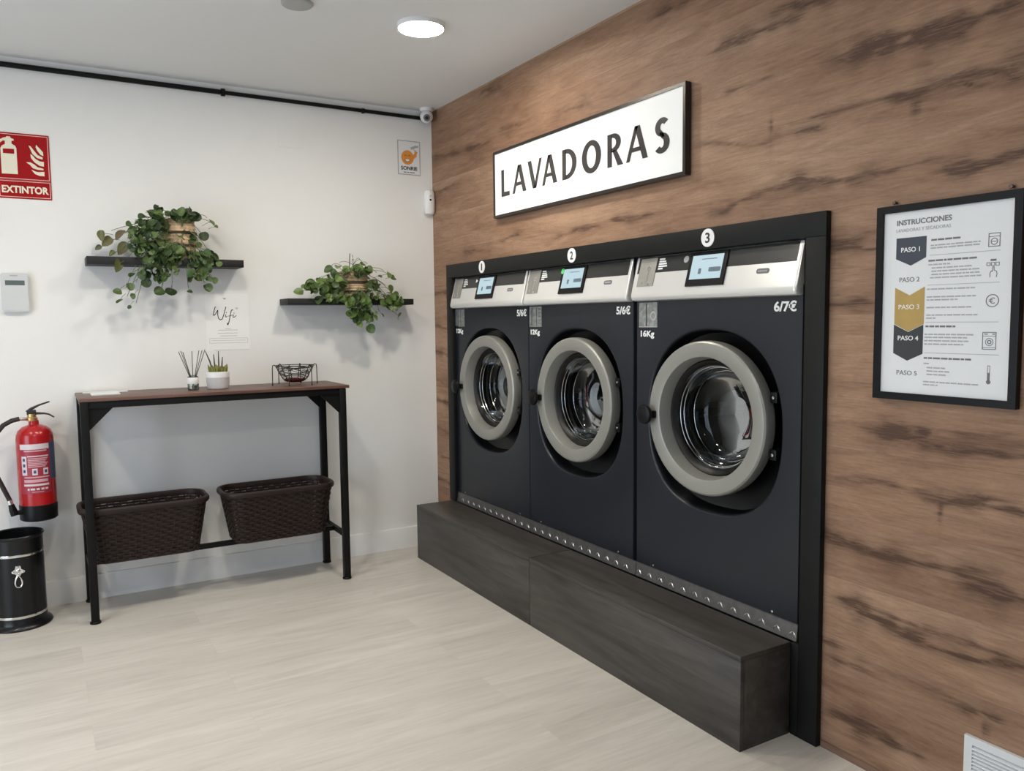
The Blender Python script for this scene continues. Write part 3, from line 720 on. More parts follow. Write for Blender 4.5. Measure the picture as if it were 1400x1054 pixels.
# ------------------------------------------------------------------ black surround with the machine numbers
RP = right_plane()
t = empty('machine_surround', (-.01, -1.49, 0), 'black panel surround framing the three washing machines, numbered discs on its top board', 'surround')
MB().box(-.022, -.0005, -2.786, -.208, 1.590, 1.664, .0015).build('top_board', M['surround'], t)
MB().box(-.022, -.0005, -2.786, -2.712, 0.0, 1.5895, .0015).build('side_board', M['surround'], t)
MB().box(-.022, -.0005, -.278, -.208, 0.306, 1.5895, .0015).build('side_board', M['surround'], t)
MB().box(-.022, -.0005, -2.7115, -2.6835, 0.0, .304, .001).build('filler_strip', M['surround'], t)
R22 = right_plane(-.022)
for yc, s in ((-.640, '1'), (-1.466, '2'), (-2.296, '3')):
    d = MB().disc(R22, -yc, 1.628, .0315, 0, .003, 36).build('number_disc', M['white_print'], t, label='white disc with the number '+s)
    w = .011 if s != '1' else .006
    MB().text(R22, s, -yc-w, -yc+w, 1.610, 1.646, .003, .0036, bold=.02).build('numeral', M['black_print'], d)

# ------------------------------------------------------------------ washing machines
HZ, HA = .980, .334                     # centre height and half-width of the door recess
def hole(th, off=0.0):
    a = HA-off
    n = 2.5 if sin(th) < 0 else 2.25
    b = (HA+.006 if sin(th) < 0 else HA+.001)-off
    c, s = abs(cos(th)), abs(sin(th))
    r = ((c/a)**n+(s/b)**n)**(-1/n)
    return r*cos(th), r*sin(th)

def washing_machine(yc, w, kg, price, label, tilt, sticker, loc_x=0.0):
    t = empty('washing_machine', (0.3, yc, 0), label, 'washing machine', 'built-in washing machines')
    hw = w/2-.001
    Z0, Z1 = .0, 1.45
    NS = 96
    corner = [math.atan2(z-HZ, u) for u in (-hw, hw) for z in (Z0, Z1)]
    ths = sorted(set([round(-pi+2*pi*i/NS, 6) for i in range(NS)]+[round(c, 6) for c in corner]))
    m = len(ths)
    def rectpt(th):
        c, s = cos(th), sin(th)
        k = min((hw/abs(c)) if abs(c) > 1e-9 else 1e9, ((Z1-HZ) if s > 0 else (HZ-Z0))/abs(s) if abs(s) > 1e-9 else 1e9)
        return c*k, s*k
    # front panel: outer edge, hole edge, rounded lip
    loops = [[(.55, yc-rectpt(a)[0], HZ+rectpt(a)[1]) for a in ths],
             [(.004, yc-rectpt(a)[0], HZ+rectpt(a)[1]) for a in ths],
             [(.0, yc-rectpt(a)[0]*.993, HZ+rectpt(a)[1]*.997) for a in ths]]
    for off, x in ((0, 0), (.003, .0006), (.006, .0024), (.0085, .006), (.010, .011), (.0105, .018)):
        loops.append([(x, yc-hole(a, off)[0], HZ+hole(a, off)[1]) for a in ths])
    V = [p for l in loops for p in l]
    F = [(j*m+i, j*m+(i+1) % m, (j+1)*m+(i+1) % m, (j+1)*m+i) for j in range(len(loops)-1) for i in range(m)]
    F.append(tuple(range(m)))
    MB().add(V, F).build('front_panel', M['machine'], t, angle=40)
    # black moulded recess behind the door; the black also carries its shade
    rl = []
    for off, x in ((.0100, .012), (.0125, .045), (.020, .064), (.045, .072)):
        rl.append([(x, yc-hole(a, off)[0], HZ+hole(a, off)[1]) for a in ths])
    rl.append([(.074, yc-.205*cos(a), .99+.205*sin(a)) for a in ths])
    rl.append([(.100, yc-.200*cos(a), .99+.200*sin(a)) for a in ths])
    V = [p for l in rl for p in l]
    F = [(j*m+i, j*m+(i+1) % m, (j+1)*m+(i+1) % m, (j+1)*m+i) for j in range(len(rl)-1) for i in range(m)]
    MB().add(V, F).build('door_recess', M['recess'], t, angle=40)
    # drum
    dr = MB()
    prof = [(.205, .100), (.205, .113), (.236, .117), (.238, .125)]
    for i in range(1, 12): prof.append((.238-.004*(i % 2), .125+.026*i))
    prof += [(.236, .42), (.20, .435), (.06, .44), (.055, .425), (0, .42)]
    dr.lathe(prof, (0, yc, .99), (1, 0, 0), 56, cap=False)
    for a in (pi/2+.5, pi/2+.5+2*pi/3, pi/2+.5+4*pi/3):
        c, s = cos(a), sin(a); q = [(-.03, .237), (-.012, .195), (.012, .195), (.03, .237)]
        for x in (.11,):
            vs = [(xx, yc+c*r-s*e, .99+s*r+c*e) for xx in (.11, .41) for e, r in q]
            dr.add(vs, [(0, 1, 5, 4), (1, 2, 6, 5), (2, 3, 7, 6), (0, 3, 2, 1), (4, 5, 6, 7)])
    dr.build('drum', M['drum'], t, angle=30)
    MB().lathe([(.204, .082), (.190, .080), (.183, .088), (.187, .102), (.204, .106)], (0, yc, .99), (1, 0, 0), 56, closed=True).build('door_seal', M['gasket'], t)
    # door, ajar on its right-hand hinge
    D = MB()
    prof = [(.218, .048), (.268, .044), (.2765, .034), (.2785, .020), (.2785, -.004), (.276, -.011), (.270, -.0155), (.262, -.0165),
            (.2255, -.0140), (.2215, -.0125), (.2195, -.009), (.211, .044)]
    def swing(v):
        x, dy = v.x, v.y-(yc-.28)
        return (x*cos(tilt)-dy*sin(tilt), yc-.28+dy*cos(tilt)+x*sin(tilt), v.z)
    D.lathe([(r, x) for r, x in prof], (-.004, yc, .99), (1, 0, 0), 72, closed=True).xform(swing)
    door = D.build('door', M['ring'], t, angle=28)
    G = MB()
    gp = [(.190, .052), (.186, .058), (.180, .085), (.170, .115), (.155, .138), (.125, .150), (.065, .155), (0, .156)]
    G.lathe(gp, (-.004, yc, .99), (1, 0, 0), 56, cap=False).xform(swing)
    G.build('porthole_glass', M['porthole'], door, angle=60)
    g = MB()
    g.lathe([(.2125, .040), (.206, .036), (.196, .042), (.186, .062), (.190, .070), (.2125, .050)], (-.004, yc, .99), (1, 0, 0), 56, closed=True).xform(swing)
    g.build('glass_gasket', M['gasket'], door)
    g = MB()  # steel rings added to stand for reflections along the glass rim
    for R, x, th in ((.1845, .064, .0016), (.1800, .078, .0013), (.166, .118, .0012)):
        g.tube([(x-.004, yc+R*cos(2*pi*i/56), .99+R*sin(2*pi*i/56)) for i in range(56)], th, 6, closed=True)
    g.xform(swing); g.build('rim_glint_rings', M['steel'], door)
    # knob at the left edge of the door
    K = MB()
    K.lathe([(.012, .0), (.012, -.018), (.026, -.020), (.036, -.026), (.0385, -.034), (.036, -.041), (.026, -.046), (0, -.048)], (-.012, yc+.272, .984), (1, 0, 0), 32, cap=False)
    K.box(-.032, -.010, yc+.235, yc+.268, .970, .998, .004)
    K.xform(swing); K.build('knob', M['black_plastic'], door, label='black round pull knob')
    # hinge on the right
    for z in (1.085, .895):
        h = MB()
        h.box(.006, .060, yc-.300, yc-.272, z-.018, z+.018, .003)
        hg = h.build('hinge', M['black_plastic'], t)
        MB().lathe([(.005, 0), (.005, .004), (0, .005)], (.006, yc-.287, z), (-1, 0, 0), 12, cap=False).build('screw', M['steel'], hg)
    # control fascia
    yl, yr = yc+w/2-.004, yc-w/2+.004
    prof = [(.004, 1.586), (-.0335, 1.4475), (-.036, 1.436), (-.035, 1.427), (-.030, 1.420), (-.020, 1.4165), (.004, 1.4165)]
    fa = MB()
    inset = [.010, .0045, .001, 0, 0, .001, .0045, .010]
    ys = [yl, yl-.002, yl-.006, yl-.012, yr+.012, yr+.006, yr+.002, yr]
    shr = [.006, .0028, .0007, 0, 0, .0007, .0028, .006]
    V = [(x+(s if x < .003 else 0), y, z+(s*.6 if z < 1.46 else 0)) for y, s in zip(ys, shr) for x, z in prof]
    n = len(prof)
    F = [(j*n+i, j*n+i+1, (j+1)*n+i+1, (j+1)*n+i) for j in range(len(ys)-1) for i in range(n-1)]
    F += [(j*n+n-1, j*n, (j+1)*n, (j+1)*n+n-1) for j in range(len(ys)-1)]
    F += [tuple(range(n)), tuple((len(ys)-1)*n+i for i in range(n))]
    fas = fa.add(V, F).build('control_panel', M['fascia'], t, angle=30)
    SL = sqrt(.0375**2+.1385**2)
    S = Plane((-.0335, yc, 1.4475), (0, -1, 0), (.0375/SL, 0, .1385/SL))
    hb = w/2-.020
    MB().rect(S, -hb, hb, .545*SL, .992*SL, 0, .0012).build('dark_band', M['fascia_dark'], fas)
    cp = MB().rect(S, -.372, -.278, .18*SL, .955*SL, 0, .0028).build('coin_plate', M['coin'], fas)
    cs = MB()
    cs.rect(S, -.318, -.314, .30*SL, .60*SL, .0028, .0040)
    cs.build('coin_slot', M['chrome'], fas)
    MB().ring(S, -.316, .66*SL, .006, .0085, .0028, .0048, 18).build('coin_lock', M['chrome'], fas)
    for a, b, r in ((-.345, .27, .0045), (-.308, .22, .0055)): MB().disc(S, a, b*SL, r, .0028, .0044, 14).build('plate_button', M['chrome'], fas)
    pr = MB()
    for i, (a, b) in enumerate(((-.266, -.236), (-.266, -.228), (-.266, -.222), (-.266, -.218), (-.266, -.240))):
        pr.rect(S, a, b, (.88-.065*i)*SL, (.922-.065*i)*SL, .0012, .0017)
    pr.build('tariff_print', M['white_print'], fas)
    MB().rect(S, -.094, .092, .10*SL, .965*SL, 0, .006).build('screen_bezel', M['black_plastic'], fas)
    sc = MB().rect(S, -.078, .074, .27*SL, .88*SL, .006, .0065).build('screen', M['screen'], fas, label='lit pale blue screen')
    mk = MB()
    mk.rrect(S, .012, .070, .44*SL, .555*SL, .005, .0065, .0068); mk.rrect(S, -.038, -.024, .40*SL, .545*SL, .004, .0065, .0068)
    mk.rect(S, -.03, .045, .765*SL, .785*SL, .0065, .0068)
    mk.build('screen_marks', M['screen_mark'], fas)
    st = MB()
    if sticker: st.disc(S, -.088 if sticker == 'green' else -.118, .83*SL, .013, .0062 if sticker == 'green' else .0012, .0068 if sticker == 'green' else .0018, 20)
    else: st.prism(S, [(-.128, .74*SL), (-.104, .80*SL), (-.128, .88*SL)], .0012, .0018)
    st.build('sticker', M['green'] if sticker == 'green' else M['pale_print'] if sticker else M['white_print'], fas)
    lg = MB()
    lg.rrect(S, .230, .284, .31*SL, .43*SL, .008, 0, .0014)
    lgo = lg.build('badge', M['grey_print'], fas)
    lb = MB()
    for i in range(6): lb.rect(S, .2385+.0065*i, .2430+.0065*i, .352*SL, .388*SL, .0014, .0018)
    lb.build('badge_letters', M['pale_print'], fas)
    # plate and lettering on the front
    mp = MB(); mp.rect(RP, -yc-.388, -yc-.280, 1.314, 1.411, 0, .0018)
    mpo = mp.build('data_plate', M['plate'], t)
    md = MB()
    if sticker == 'round':
        md.rect(RP, -yc-.346, -yc-.341, 1.318, 1.408, .0018, .0024)
        mdo = md.build('plate_groove', M['black_print'], mpo)
        m2 = MB().ring(RP, -yc-.301, 1.358, .011, .019, .0018, .0034, 22)
        for a, b in ((-.331, 1.398), (-.331, 1.327), (-.372, 1.375), (-.352, 1.325)): m2.disc(RP, -yc+a, b, .004, .0018, .003, 10)
        m2.rect(RP, -yc-.388, -yc-.281, 1.3145, 1.3175, .0018, .0025)
        m2.build('plate_fittings', M['steel'], mpo)
    else:
        for a in (-.372, -.358, -.326): md.rect(RP, -yc+a, -yc+a+.003, 1.320, 1.405, .0018, .0024)
        md.build('plate_groove', M['black_print'], mpo)
        m2 = MB()
        for i in range(5): m2.rect(RP, -yc-.304+.003*(i % 2), -yc-.288, 1.328+.017*i, 1.334+.017*i, .0018, .0025)
        m2.rect(RP, -yc-.387, -yc-.281, 1.3145, 1.319, .0018, .0024); m2.rect(RP, -yc-.318, -yc-.306, 1.319, 1.338, .0018, .0026)
        m2.build('plate_fittings', M['steel'], mpo)
    MB().text(RP, kg, -yc-.379, -yc-.299, 1.270, 1.302, 0, .0009, bold=.03).build('capacity_lettering', M['white_print'], t)
    MB().text(RP, price, -yc+.288, -yc+.379, 1.366, 1.401, 0, .0009, bold=.03).build('price_lettering', M['white_print'], t)
    for a in (-.30, .30): MB().lathe([(.006, 0), (.0055, .003), (0, .0045)], (0, yc+a, .371), (-1, 0, 0), 12, cap=False).build('fixing_screw', M['steel'], t)
    return t

washing_machine(-.667, .790, '12Kg', '5/6€', 'washing machine under number 1, the far left one marked 12Kg and 5/6€', radians(2.4), '')
washing_machine(-1.463, .796, '12Kg', '5/6€', 'middle washing machine under number 2, green sticker beside its screen', radians(1.6), 'green')
washing_machine(-2.286, .812, '16Kg', '6/7€', 'washing machine under number 3, the near right one marked 16Kg and 6/7€', radians(3.0), 'round')

# ------------------------------------------------------------------ dark wood plinth and the metal kick plates
def plinth(y0, y1, label):
    t = empty('plinth_box', (-.124, (y0+y1)/2, 0), label, 'plinth', 'plinth boxes')
    MB().box(-.2465, -.0003 if y1 > -.21 else -.0225, y1, y0, .289, .306, .0008).build('top_board', M['plinth'], t)
    MB().box(-.2465, -.229, y1, y0, 0, .2888, .0008).build('front_board', M['plinth'], t)
    for y in (y0-.017, y1+.0): MB().box(-.2288, -.0225, y, y+.017, 0, .2888, .0006).build('end_board', M['plinth'], t)
plinth(-.236, -1.4450, 'far dark grey wood plinth box, the left half of the step below the machines')
plinth(-1.4485, -2.682, 'near dark grey wood plinth box, the right half of the step below the machines')
def kick_plate(y0, y1, label):
    t = empty('kick_plate', (-.004, (y0+y1)/2, .306), label, 'metal strip', 'metal kick plates')
    pl = MB()
    pl.add([(-.0022, y0, .3065), (-.0022, y1, .3065), (-.0008, y1, .361), (-.0008, y0, .361), (-.0102, y0, .3065), (-.0102, y1, .3065), (-.0040, y1, .361), (-.0040, y0, .361)],
           [(0, 1, 2, 3), (4, 7, 6, 5), (0, 3, 7, 4), (1, 5, 6, 2), (3, 2, 6, 7), (0, 4, 5, 1)])
    pl.box(-.0055, -.0008, y1, y0, .3605, .3622)
    pl.build('plate', M['checker'], t)
    P = Plane((-.0102, 0, .3065), (0, -1, 0), (.0062, 0, .0545))
    s = MB()
    k = int(abs(y1-y0)/.0642)
    m0 = (abs(y1-y0)-k*.0642)/2
    for i in range(k+1):
        u = -y0+m0+i*.0642
        if u < -y0+.012 or u > -y1-.012: continue
        for e in (-1, 1):
            for r in (0,):
                cx, cz = u+e*.0080, .021
                q = [(-.0115, 0), (0, -.0032), (.0115, 0), (0, .0032)]
                a = radians(-50*e); pts = [(cx+x*cos(a)-z*sin(a), cz+x*sin(a)+z*cos(a)) for x, z in q]
                base = [P.p(a_, b_, 0) for a_, b_ in pts]; ap = P.p(cx, cz, .0022)
                s.add(base+[ap], [(0, 1, 4), (1, 2, 4), (2, 3, 4), (3, 0, 4), (3, 2, 1, 0)])
    s.build('tread_studs', M['stud'], t, flat=True)
kick_plate(-.279, -1.886, 'longer studded metal strip on the plinth, below machines 1 and 2')
kick_plate(-1.889, -2.694, 'shorter studded metal strip on the plinth, below machine 3')

# ------------------------------------------------------------------ LAVADORAS sign
t = empty('wall_sign', (-.016, -1.486, 1.862), 'long white framed sign reading LAVADORAS on the oak wall', 'sign')
sy0, sy1, z0, z1 = .7855, 2.186, 1.862, 2.190      # u range, heights
fr = MB()
w = .013
fr.rect(RP, sy0, sy1, z0, z0+w, 0.004, .031); fr.rect(RP, sy0, sy1, z1-w, z1, 0.004, .031)
fr.rect(RP, sy0, sy0+w, z0+w, z1-w, 0.004, .031); fr.rect(RP, sy1-w, sy1, z0+w, z1-w, 0.004, .031)
fr.build('frame', M['sign_frame'], t)
pn = MB().rect(RP, sy0+w, sy1-w, z0+w, z1-w, 0.0, .0265).build('panel', M['sign_white'], t)
L = MB()
S3 = right_plane(-.0265)
def P2(mb, pts): mb.prism(S3, pts, 0, .0016)
b, tp = 1.960, 2.090; hh = tp-b
def bar(p, q, w):      # slanted stem with level ends
    (x0, y0), (x1, y1) = p, q
    P2(L, [(x0-w/2, y0), (x0+w/2, y0), (x1+w/2, y1), (x1-w/2, y1)])
def glyph_L(x0, x1): P2(L, [(x0, b), (x1, b), (x1, b+.020), (x0+.025, b+.022), (x0+.025, tp), (x0, tp)])
def glyph_A(x0, x1):
    c = (x0+x1)/2
    bar((x0+.010, b), (c-.002, tp), .020); bar((x1-.015, b), (c+.002, tp), .030)
    k = .26; P2(L, [(x0+.02+(c-x0)*k*.9, b+hh*k), (x1-.03-(x1-c)*k*.55, b+hh*k), (x1-.03-(x1-c)*k*.85, b+hh*k+.016), (x0+.02+(c-x0)*k*1.2, b+hh*k+.016)])
def glyph_V(x0, x1):
    c = (x0+x1)/2
    bar((c-.003, b), (x0+.015, tp), .030); bar((c+.002, b), (x1-.010, tp), .020)
def arc(cx, cy, rx, ry, w, a0, a1, n=26, wy=None):
    wy = wy or w*.72
    pts = [(cx+rx*cos(a0+(a1-a0)*i/n), cy+ry*sin(a0+(a1-a0)*i/n)) for i in range(n+1)]
    inn = [(cx+(rx-w)*cos(a0+(a1-a0)*i/n), cy+(ry-wy)*sin(a0+(a1-a0)*i/n)) for i in range(n+1)]
    for i in range(n): P2(L, [pts[i], pts[i+1], inn[i+1], inn[i]])
def glyph_D(x0, x1):
    P2(L, [(x0, b), (x0+.028, b), (x0+.028, tp), (x0, tp)])
    cx = x0+.030
    P2(L, [(x0+.022, b), (cx, b), (cx, b+.018), (x0+.022, b+.018)]); P2(L, [(x0+.022, tp-.018), (cx, tp-.018), (cx, tp), (x0+.022, tp)])
    arc(cx, (b+tp)/2, x1-cx, hh/2, .032, -pi/2, pi/2, wy=.019)
def glyph_O(x0, x1): arc((x0+x1)/2, (b+tp)/2, (x1-x0)/2, hh/2+.003, .034, 0, 2*pi, 40, .022)
def glyph_R(x0, x1):
    P2(L, [(x0, b), (x0+.028, b), (x0+.028, tp), (x0, tp)])
    cx = x0+.038; r = .0365
    P2(L, [(x0+.023, tp-.016), (cx, tp-.016), (cx, tp), (x0+.023, tp)]); P2(L, [(x0+.023, tp-2*r), (cx, tp-2*r), (cx, tp-2*r+.016), (x0+.023, tp-2*r+.016)])
    arc(cx, tp-r, .048, r, .030, -pi/2, pi/2, 18, .018)
    P2(L, [(x1-.034, b), (x1, b), (cx+.020, tp-2*r+.006), (cx-.006, tp-2*r+.006)])
def glyph_S(x0, x1):
    cx = (x0+x1)/2; rw = (x1-x0)/2
    r1 = hh*.265; r2 = hh*.290
    arc(cx+.002, tp-r1, rw*.88, r1, .028, radians(38), radians(262), 22, .021)
    arc(cx-.002, b+r2, rw*.98, r2, .031, radians(-142), radians(88), 22, .021)
    P2(L, [(cx-.014, tp-2*r1+.016), (cx-.004, tp-2*r1-.003), (cx+.016, b+2*r2-.016), (cx+.004, b+2*r2+.003)])
for fn, a0, a1 in ((glyph_L, .864, .942), (glyph_A, .972, 1.098), (glyph_V, 1.113, 1.235), (glyph_A, 1.238, 1.360), (glyph_D, 1.402, 1.510), (glyph_O, 1.550, 1.684),
                   (glyph_R, 1.728, 1.829), (glyph_A, 1.848, 1.978), (glyph_S, 2.013, 2.103)):
    L = MB(); fn(a0, a1); L.build('letter', M['letter'], pn)
for u in (.93, 2.09):
    MB().lathe([(.004, 0), (.004, .010), (.006, .011), (.005, .014), (0, .0145)], (0, -u, z1+.004), (-1, 0, 0), 10, cap=False).build('nail', M['black_metal'], t)

# ------------------------------------------------------------------ instruction poster
t = empty('instruction_poster', (-.011, -3.1475, 1.118), 'black framed poster headed INSTRUCCIONES with steps PASO 1 to PASO 5 on the oak wall', 'poster')
pu0, pu1, pz0, pz1 = 2.953, 3.342, 1.1175, 1.6495
w = .0195
fr = MB()
fr.rect(RP, pu0, pu1, pz0, pz0+w, .002, .022); fr.rect(RP, pu0, pu1, pz1-w, pz1, .002, .022)
fr.rect(RP, pu0, pu0+w, pz0+w, pz1-w, .002, .022); fr.rect(RP, pu1-w, pu1, pz0+w, pz1-w, .002, .022)
fr.build('frame', M['black_plastic'], t)
sh = MB().rect(RP, pu0+w, pu1-w, pz0+w, pz1-w, 0, .014).build('sheet', M['paper'], t)
S4 = right_plane(-.014)
def T(name, s, a0, a1, b0, b1, mat, bold=.0, d=.0008):
    MB().text(S4, s, a0, a1, b0, b1, 0, d, bold=bold).build(name, M[mat], sh)
T('heading', 'INSTRUCCIONES', 3.010, 3.164, 1.594, 1.6085, 'grey_print', .02)
T('subheading', 'LAVADORAS Y SECADORAS', 3.009, 3.162, 1.576, 1.585, 'pale_print')
MB().prism(S4, [(3.010, 1.560), (3.097, 1.560), (3.097, 1.504), (3.054, 1.484), (3.010, 1.504)], 0, .0006).build('step_arrow', M['navy'], sh)
MB().prism(S4, [(3.010, 1.426), (3.053, 1.404), (3.096, 1.426), (3.096, 1.326), (3.052, 1.306), (3.010, 1.326)], 0, .0006).build('step_arrow', M['gold'], sh)
MB().prism(S4, [(3.009, 1.3245), (3.052, 1.3045), (3.095, 1.3245), (3.095, 1.246), (3.051, 1.226), (3.009, 1.246)], 0, .0006).build('step_arrow', M['charcoal'], sh)
T('step_title', 'PASO 1', 3.025, 3.079, 1.521, 1.534, 'white_print', .015, .0011)
T('step_title', 'PASO 2', 3.022, 3.080, 1.4405, 1.453, 'grey_print', 0)
T('step_title', 'PASO 3', 3.022, 3.082, 1.3665, 1.379, 'white_print', .005, .0011)
T('step_title', 'PASO 4', 3.022, 3.082, 1.2815, 1.2945, 'white_print', .015, .0011)
T('step_title', 'PASO 5', 3.021, 3.080, 1.1865, 1.199, 'grey_print', 0)
rnd = random.Random(5)
def words(mb, a0, a1, z, h):
    a = a0
    while a < a1-.004:
        e = min(a1, a+rnd.uniform(.007, .021)); mb.rect(S4, a, e, z, z+h, 0, .0005); a = e+.0024
for a0, a1, z in ((3.110, 3.188, 1.545), (3.104, 3.232, 1.491), (3.101, 3.188, 1.3175), (3.099, 3.229, 1.233)): 
    hd = MB(); words(hd, a0, a1, z, .0048); hd.build('step_heading', M['grey_print'], sh)
for para in (((3.109, 3.240, 1.5315), (3.109, 3.238, 1.5245)), ((3.104, 3.168, 1.481), (3.113, 3.222, 1.472), (3.113, 3.245, 1.4635), (3.113, 3.240, 1.455), (3.110, 3.244, 1.4465)),
                  ((3.102, 3.236, 1.4165),), ((3.102, 3.238, 1.396), (3.102, 3.190, 1.388)), ((3.102, 3.226, 1.368),), ((3.102, 3.238, 1.348), (3.102, 3.128, 1.340)),
                  ((3.099, 3.230, 1.297), (3.099, 3.214, 1.289), (3.099, 3.220, 1.280), (3.099, 3.205, 1.271)),
                  ((3.099, 3.114, 1.219), (3.108, 3.163, 1.208), (3.108, 3.170, 1.199), (3.108, 3.163, 1.190)), ((3.099, 3.250, 1.170), (3.099, 3.140, 1.162))):
    bd = MB()
    for a0, a1, z in para: words(bd, a0, a1, z, .0036)
    bd.build('step_paragraph', M['pale_print'], sh)
for a0, a1, z in ((3.107, 3.289, 1.507), (3.103, 3.290, 1.4285), (3.101, 3.291, 1.3305), (3.099, 3.295, 1.2485)): MB().rect(S4, a0, a1, z, z+.0014, 0, .0005).build('rule', M['pale_print'], sh)
ic = MB()
frame_line(ic, S4, 3.259, 3.288, 1.517, 1.551, .002, 0, .0005); ic.ring(S4, 3.2735, 1.530, .0068, .0088, 0, .0005, 18); ic.rect(S4, 3.261, 3.286, 1.5415, 1.543, 0, .0005)
ic.stroke(S4, [(3.268, 1.529), (3.271, 1.531), (3.275, 1.529), (3.279, 1.531)], .0015, 0, .0005)
ic.build('step_icon', M['grey_print'], sh); ic = MB()
for a in (3.2565, 3.2675, 3.2785): frame_line(ic, S4, a, a+.0095, 1.470, 1.479, .0015, 0, .0005)
ic.rect(S4, 3.266, 3.280, 1.482, 1.487, 0, .0005)
ic.stroke(S4, [(3.266, 1.442), (3.2655, 1.452), (3.269, 1.458), (3.271, 1.456), (3.272, 1.468), (3.275, 1.468), (3.2755, 1.459), (3.281, 1.457), (3.283, 1.450), (3.281, 1.442)], .0016, 0, .0005)
ic.build('step_icon', M['grey_print'], sh); ic = MB()
ic.ring(S4, 3.274, 1.384, .0140, .0162, 0, .0005, 32)
ic.ring(S4, 3.2755, 1.384, .0055, .0077, 0, .0005, 20, radians(50), radians(310)); ic.rect(S4, 3.265, 3.275, 1.3852, 1.3868, 0, .0005); ic.rect(S4, 3.265, 3.275, 1.3812, 1.3828, 0, .0005)
ic.build('step_icon', M['grey_print'], sh); ic = MB()
frame_line(ic, S4, 3.2525, 3.287, 1.262, 1.306, .0018, 0, .0005); ic.rect(S4, 3.254, 3.286, 1.295, 1.2964, 0, .0005); ic.rect(S4, 3.254, 3.286, 1.2665, 1.2678, 0, .0005)
ic.ring(S4, 3.270, 1.281, .0085, .0100, 0, .0005, 20); ic.ring(S4, 3.270, 1.281, .003, .0055, 0, .0005, 14); ic.rect(S4, 3.257, 3.266, 1.2995, 1.302, 0, .0005); ic.rect(S4, 3.277, 3.284, 1.2995, 1.302, 0, .0005)
ic.build('step_icon', M['grey_print'], sh); ic = MB()
frame_line(ic, S4, 3.2678, 3.2745, 1.186, 1.222, .0012, 0, .0005); ic.rect(S4, 3.269, 3.2733, 1.184, 1.204, 0, .0006); ic.disc(S4, 3.2712, 1.1805, .0055, 0, .0006, 16)
ic.build('step_icon', M['grey_print'], sh)
for u in (2.998, 3.307):
    MB().lathe([(.0035, 0), (.0035, .010), (.006, .011), (.005, .014), (0, .0145)], (0, -u, pz1+.0095), (-1, 0, 0), 10, cap=False).build('nail', M['nail'], t)

# ------------------------------------------------------------------ white vent grille
t = empty('vent_grille', (-.006, -3.40, .05), 'white louvred vent grille low on the oak wall, in the bottom right corner', 'vent')
u0, u1, v0, v1 = 3.2415, 3.56, .045, .2475
f = MB(); w = .021
f.rect(RP, u0, u1, v0, v0+w, 0, .010); f.rect(RP, u0, u1, v1-w, v1, 0, .010)
f.rect(RP, u0, u0+w, v0+w, v1-w, 0, .010); f.rect(RP, u1-w, u1, v0+w, v1-w, 0, .010)
f.build('frame', M['vent'], t)
MB().rect(RP, u0+w, u1-w, v0+w, v1-w, 0, .0015).build('backing', M['vent_dark'], t)
z = v1-w-.004
while z > v0+w+.006:
    s = MB()
    s.add([(-.0015, -u0-w, z), (-.0015, -u1+w, z), (-.0105, -u1+w, z-.0068), (-.0105, -u0-w, z-.0068), (-.0015, -u0-w, z-.0015), (-.0015, -u1+w, z-.0015), (-.0105, -u1+w, z-.0083), (-.0105, -u0-w, z-.0083)],
          [(0, 1, 2, 3), (4, 7, 6, 5), (0, 3, 7, 4), (1, 5, 6, 2), (3, 2, 6, 7), (0, 4, 5, 1)])
    s.build('slat', M['vent'], t)
    z -= .0098

# ------------------------------------------------------------------ console table
t = empty('console_table', (-1.30, -.20, 0), 'narrow console table with walnut top and black steel legs against the white wall', 'table')
MB().box(-1.916, -.680, -.395, -.006, 1.0075, 1.0225, .0015).build('tabletop', M['tabletop'], t)
LX, LY, lw_ = (-1.896, -.7145), (-.376, -.036), .017
for x in LX:
    for y in LY:
        l = MB().box(x-lw_, x+lw_, y-lw_, y+lw_, .010, 1.007, .0025).build('leg', M['black_metal'], t)
        MB().lathe([(.023, 0), (.0235, .006), (.020, .011), (.012, .0115)], (x, y, 0), n=20).build('foot', M['black_plastic'], l)
for y in LY: MB().box(LX[0]+lw_, LX[1]-lw_, y-.011, y+.011, .976, 1.007, .0015).build('apron_rail', M['black_metal'], t)
for x in LX: MB().box(x-.011, x+.011, LY[0]+lw_, LY[1]-lw_, .976, 1.007, .0015).build('apron_rail', M['black_metal'], t)
for x, s in ((LX[0]+lw_, 1), (LX[1]-lw_, -1)):
    for y in LY:
        MB().prism(back_plane(y), [(x, .976), (x+s*.098, .976), (x, .878)], -.004, .004).build('corner_gusset', M['black_metal'], t)
for x in LX: MB().box(x-.0115, x+.0115, LY[0]+lw_, LY[1]-lw_, .222, .247, .002).build('side_bar', M['black_metal'], t)
MB().box(LX[0]+.0115, LX[1]-.0115, -.213, -.188, .2225, .247, .002).build('stretcher_bar', M['black_metal'], t)

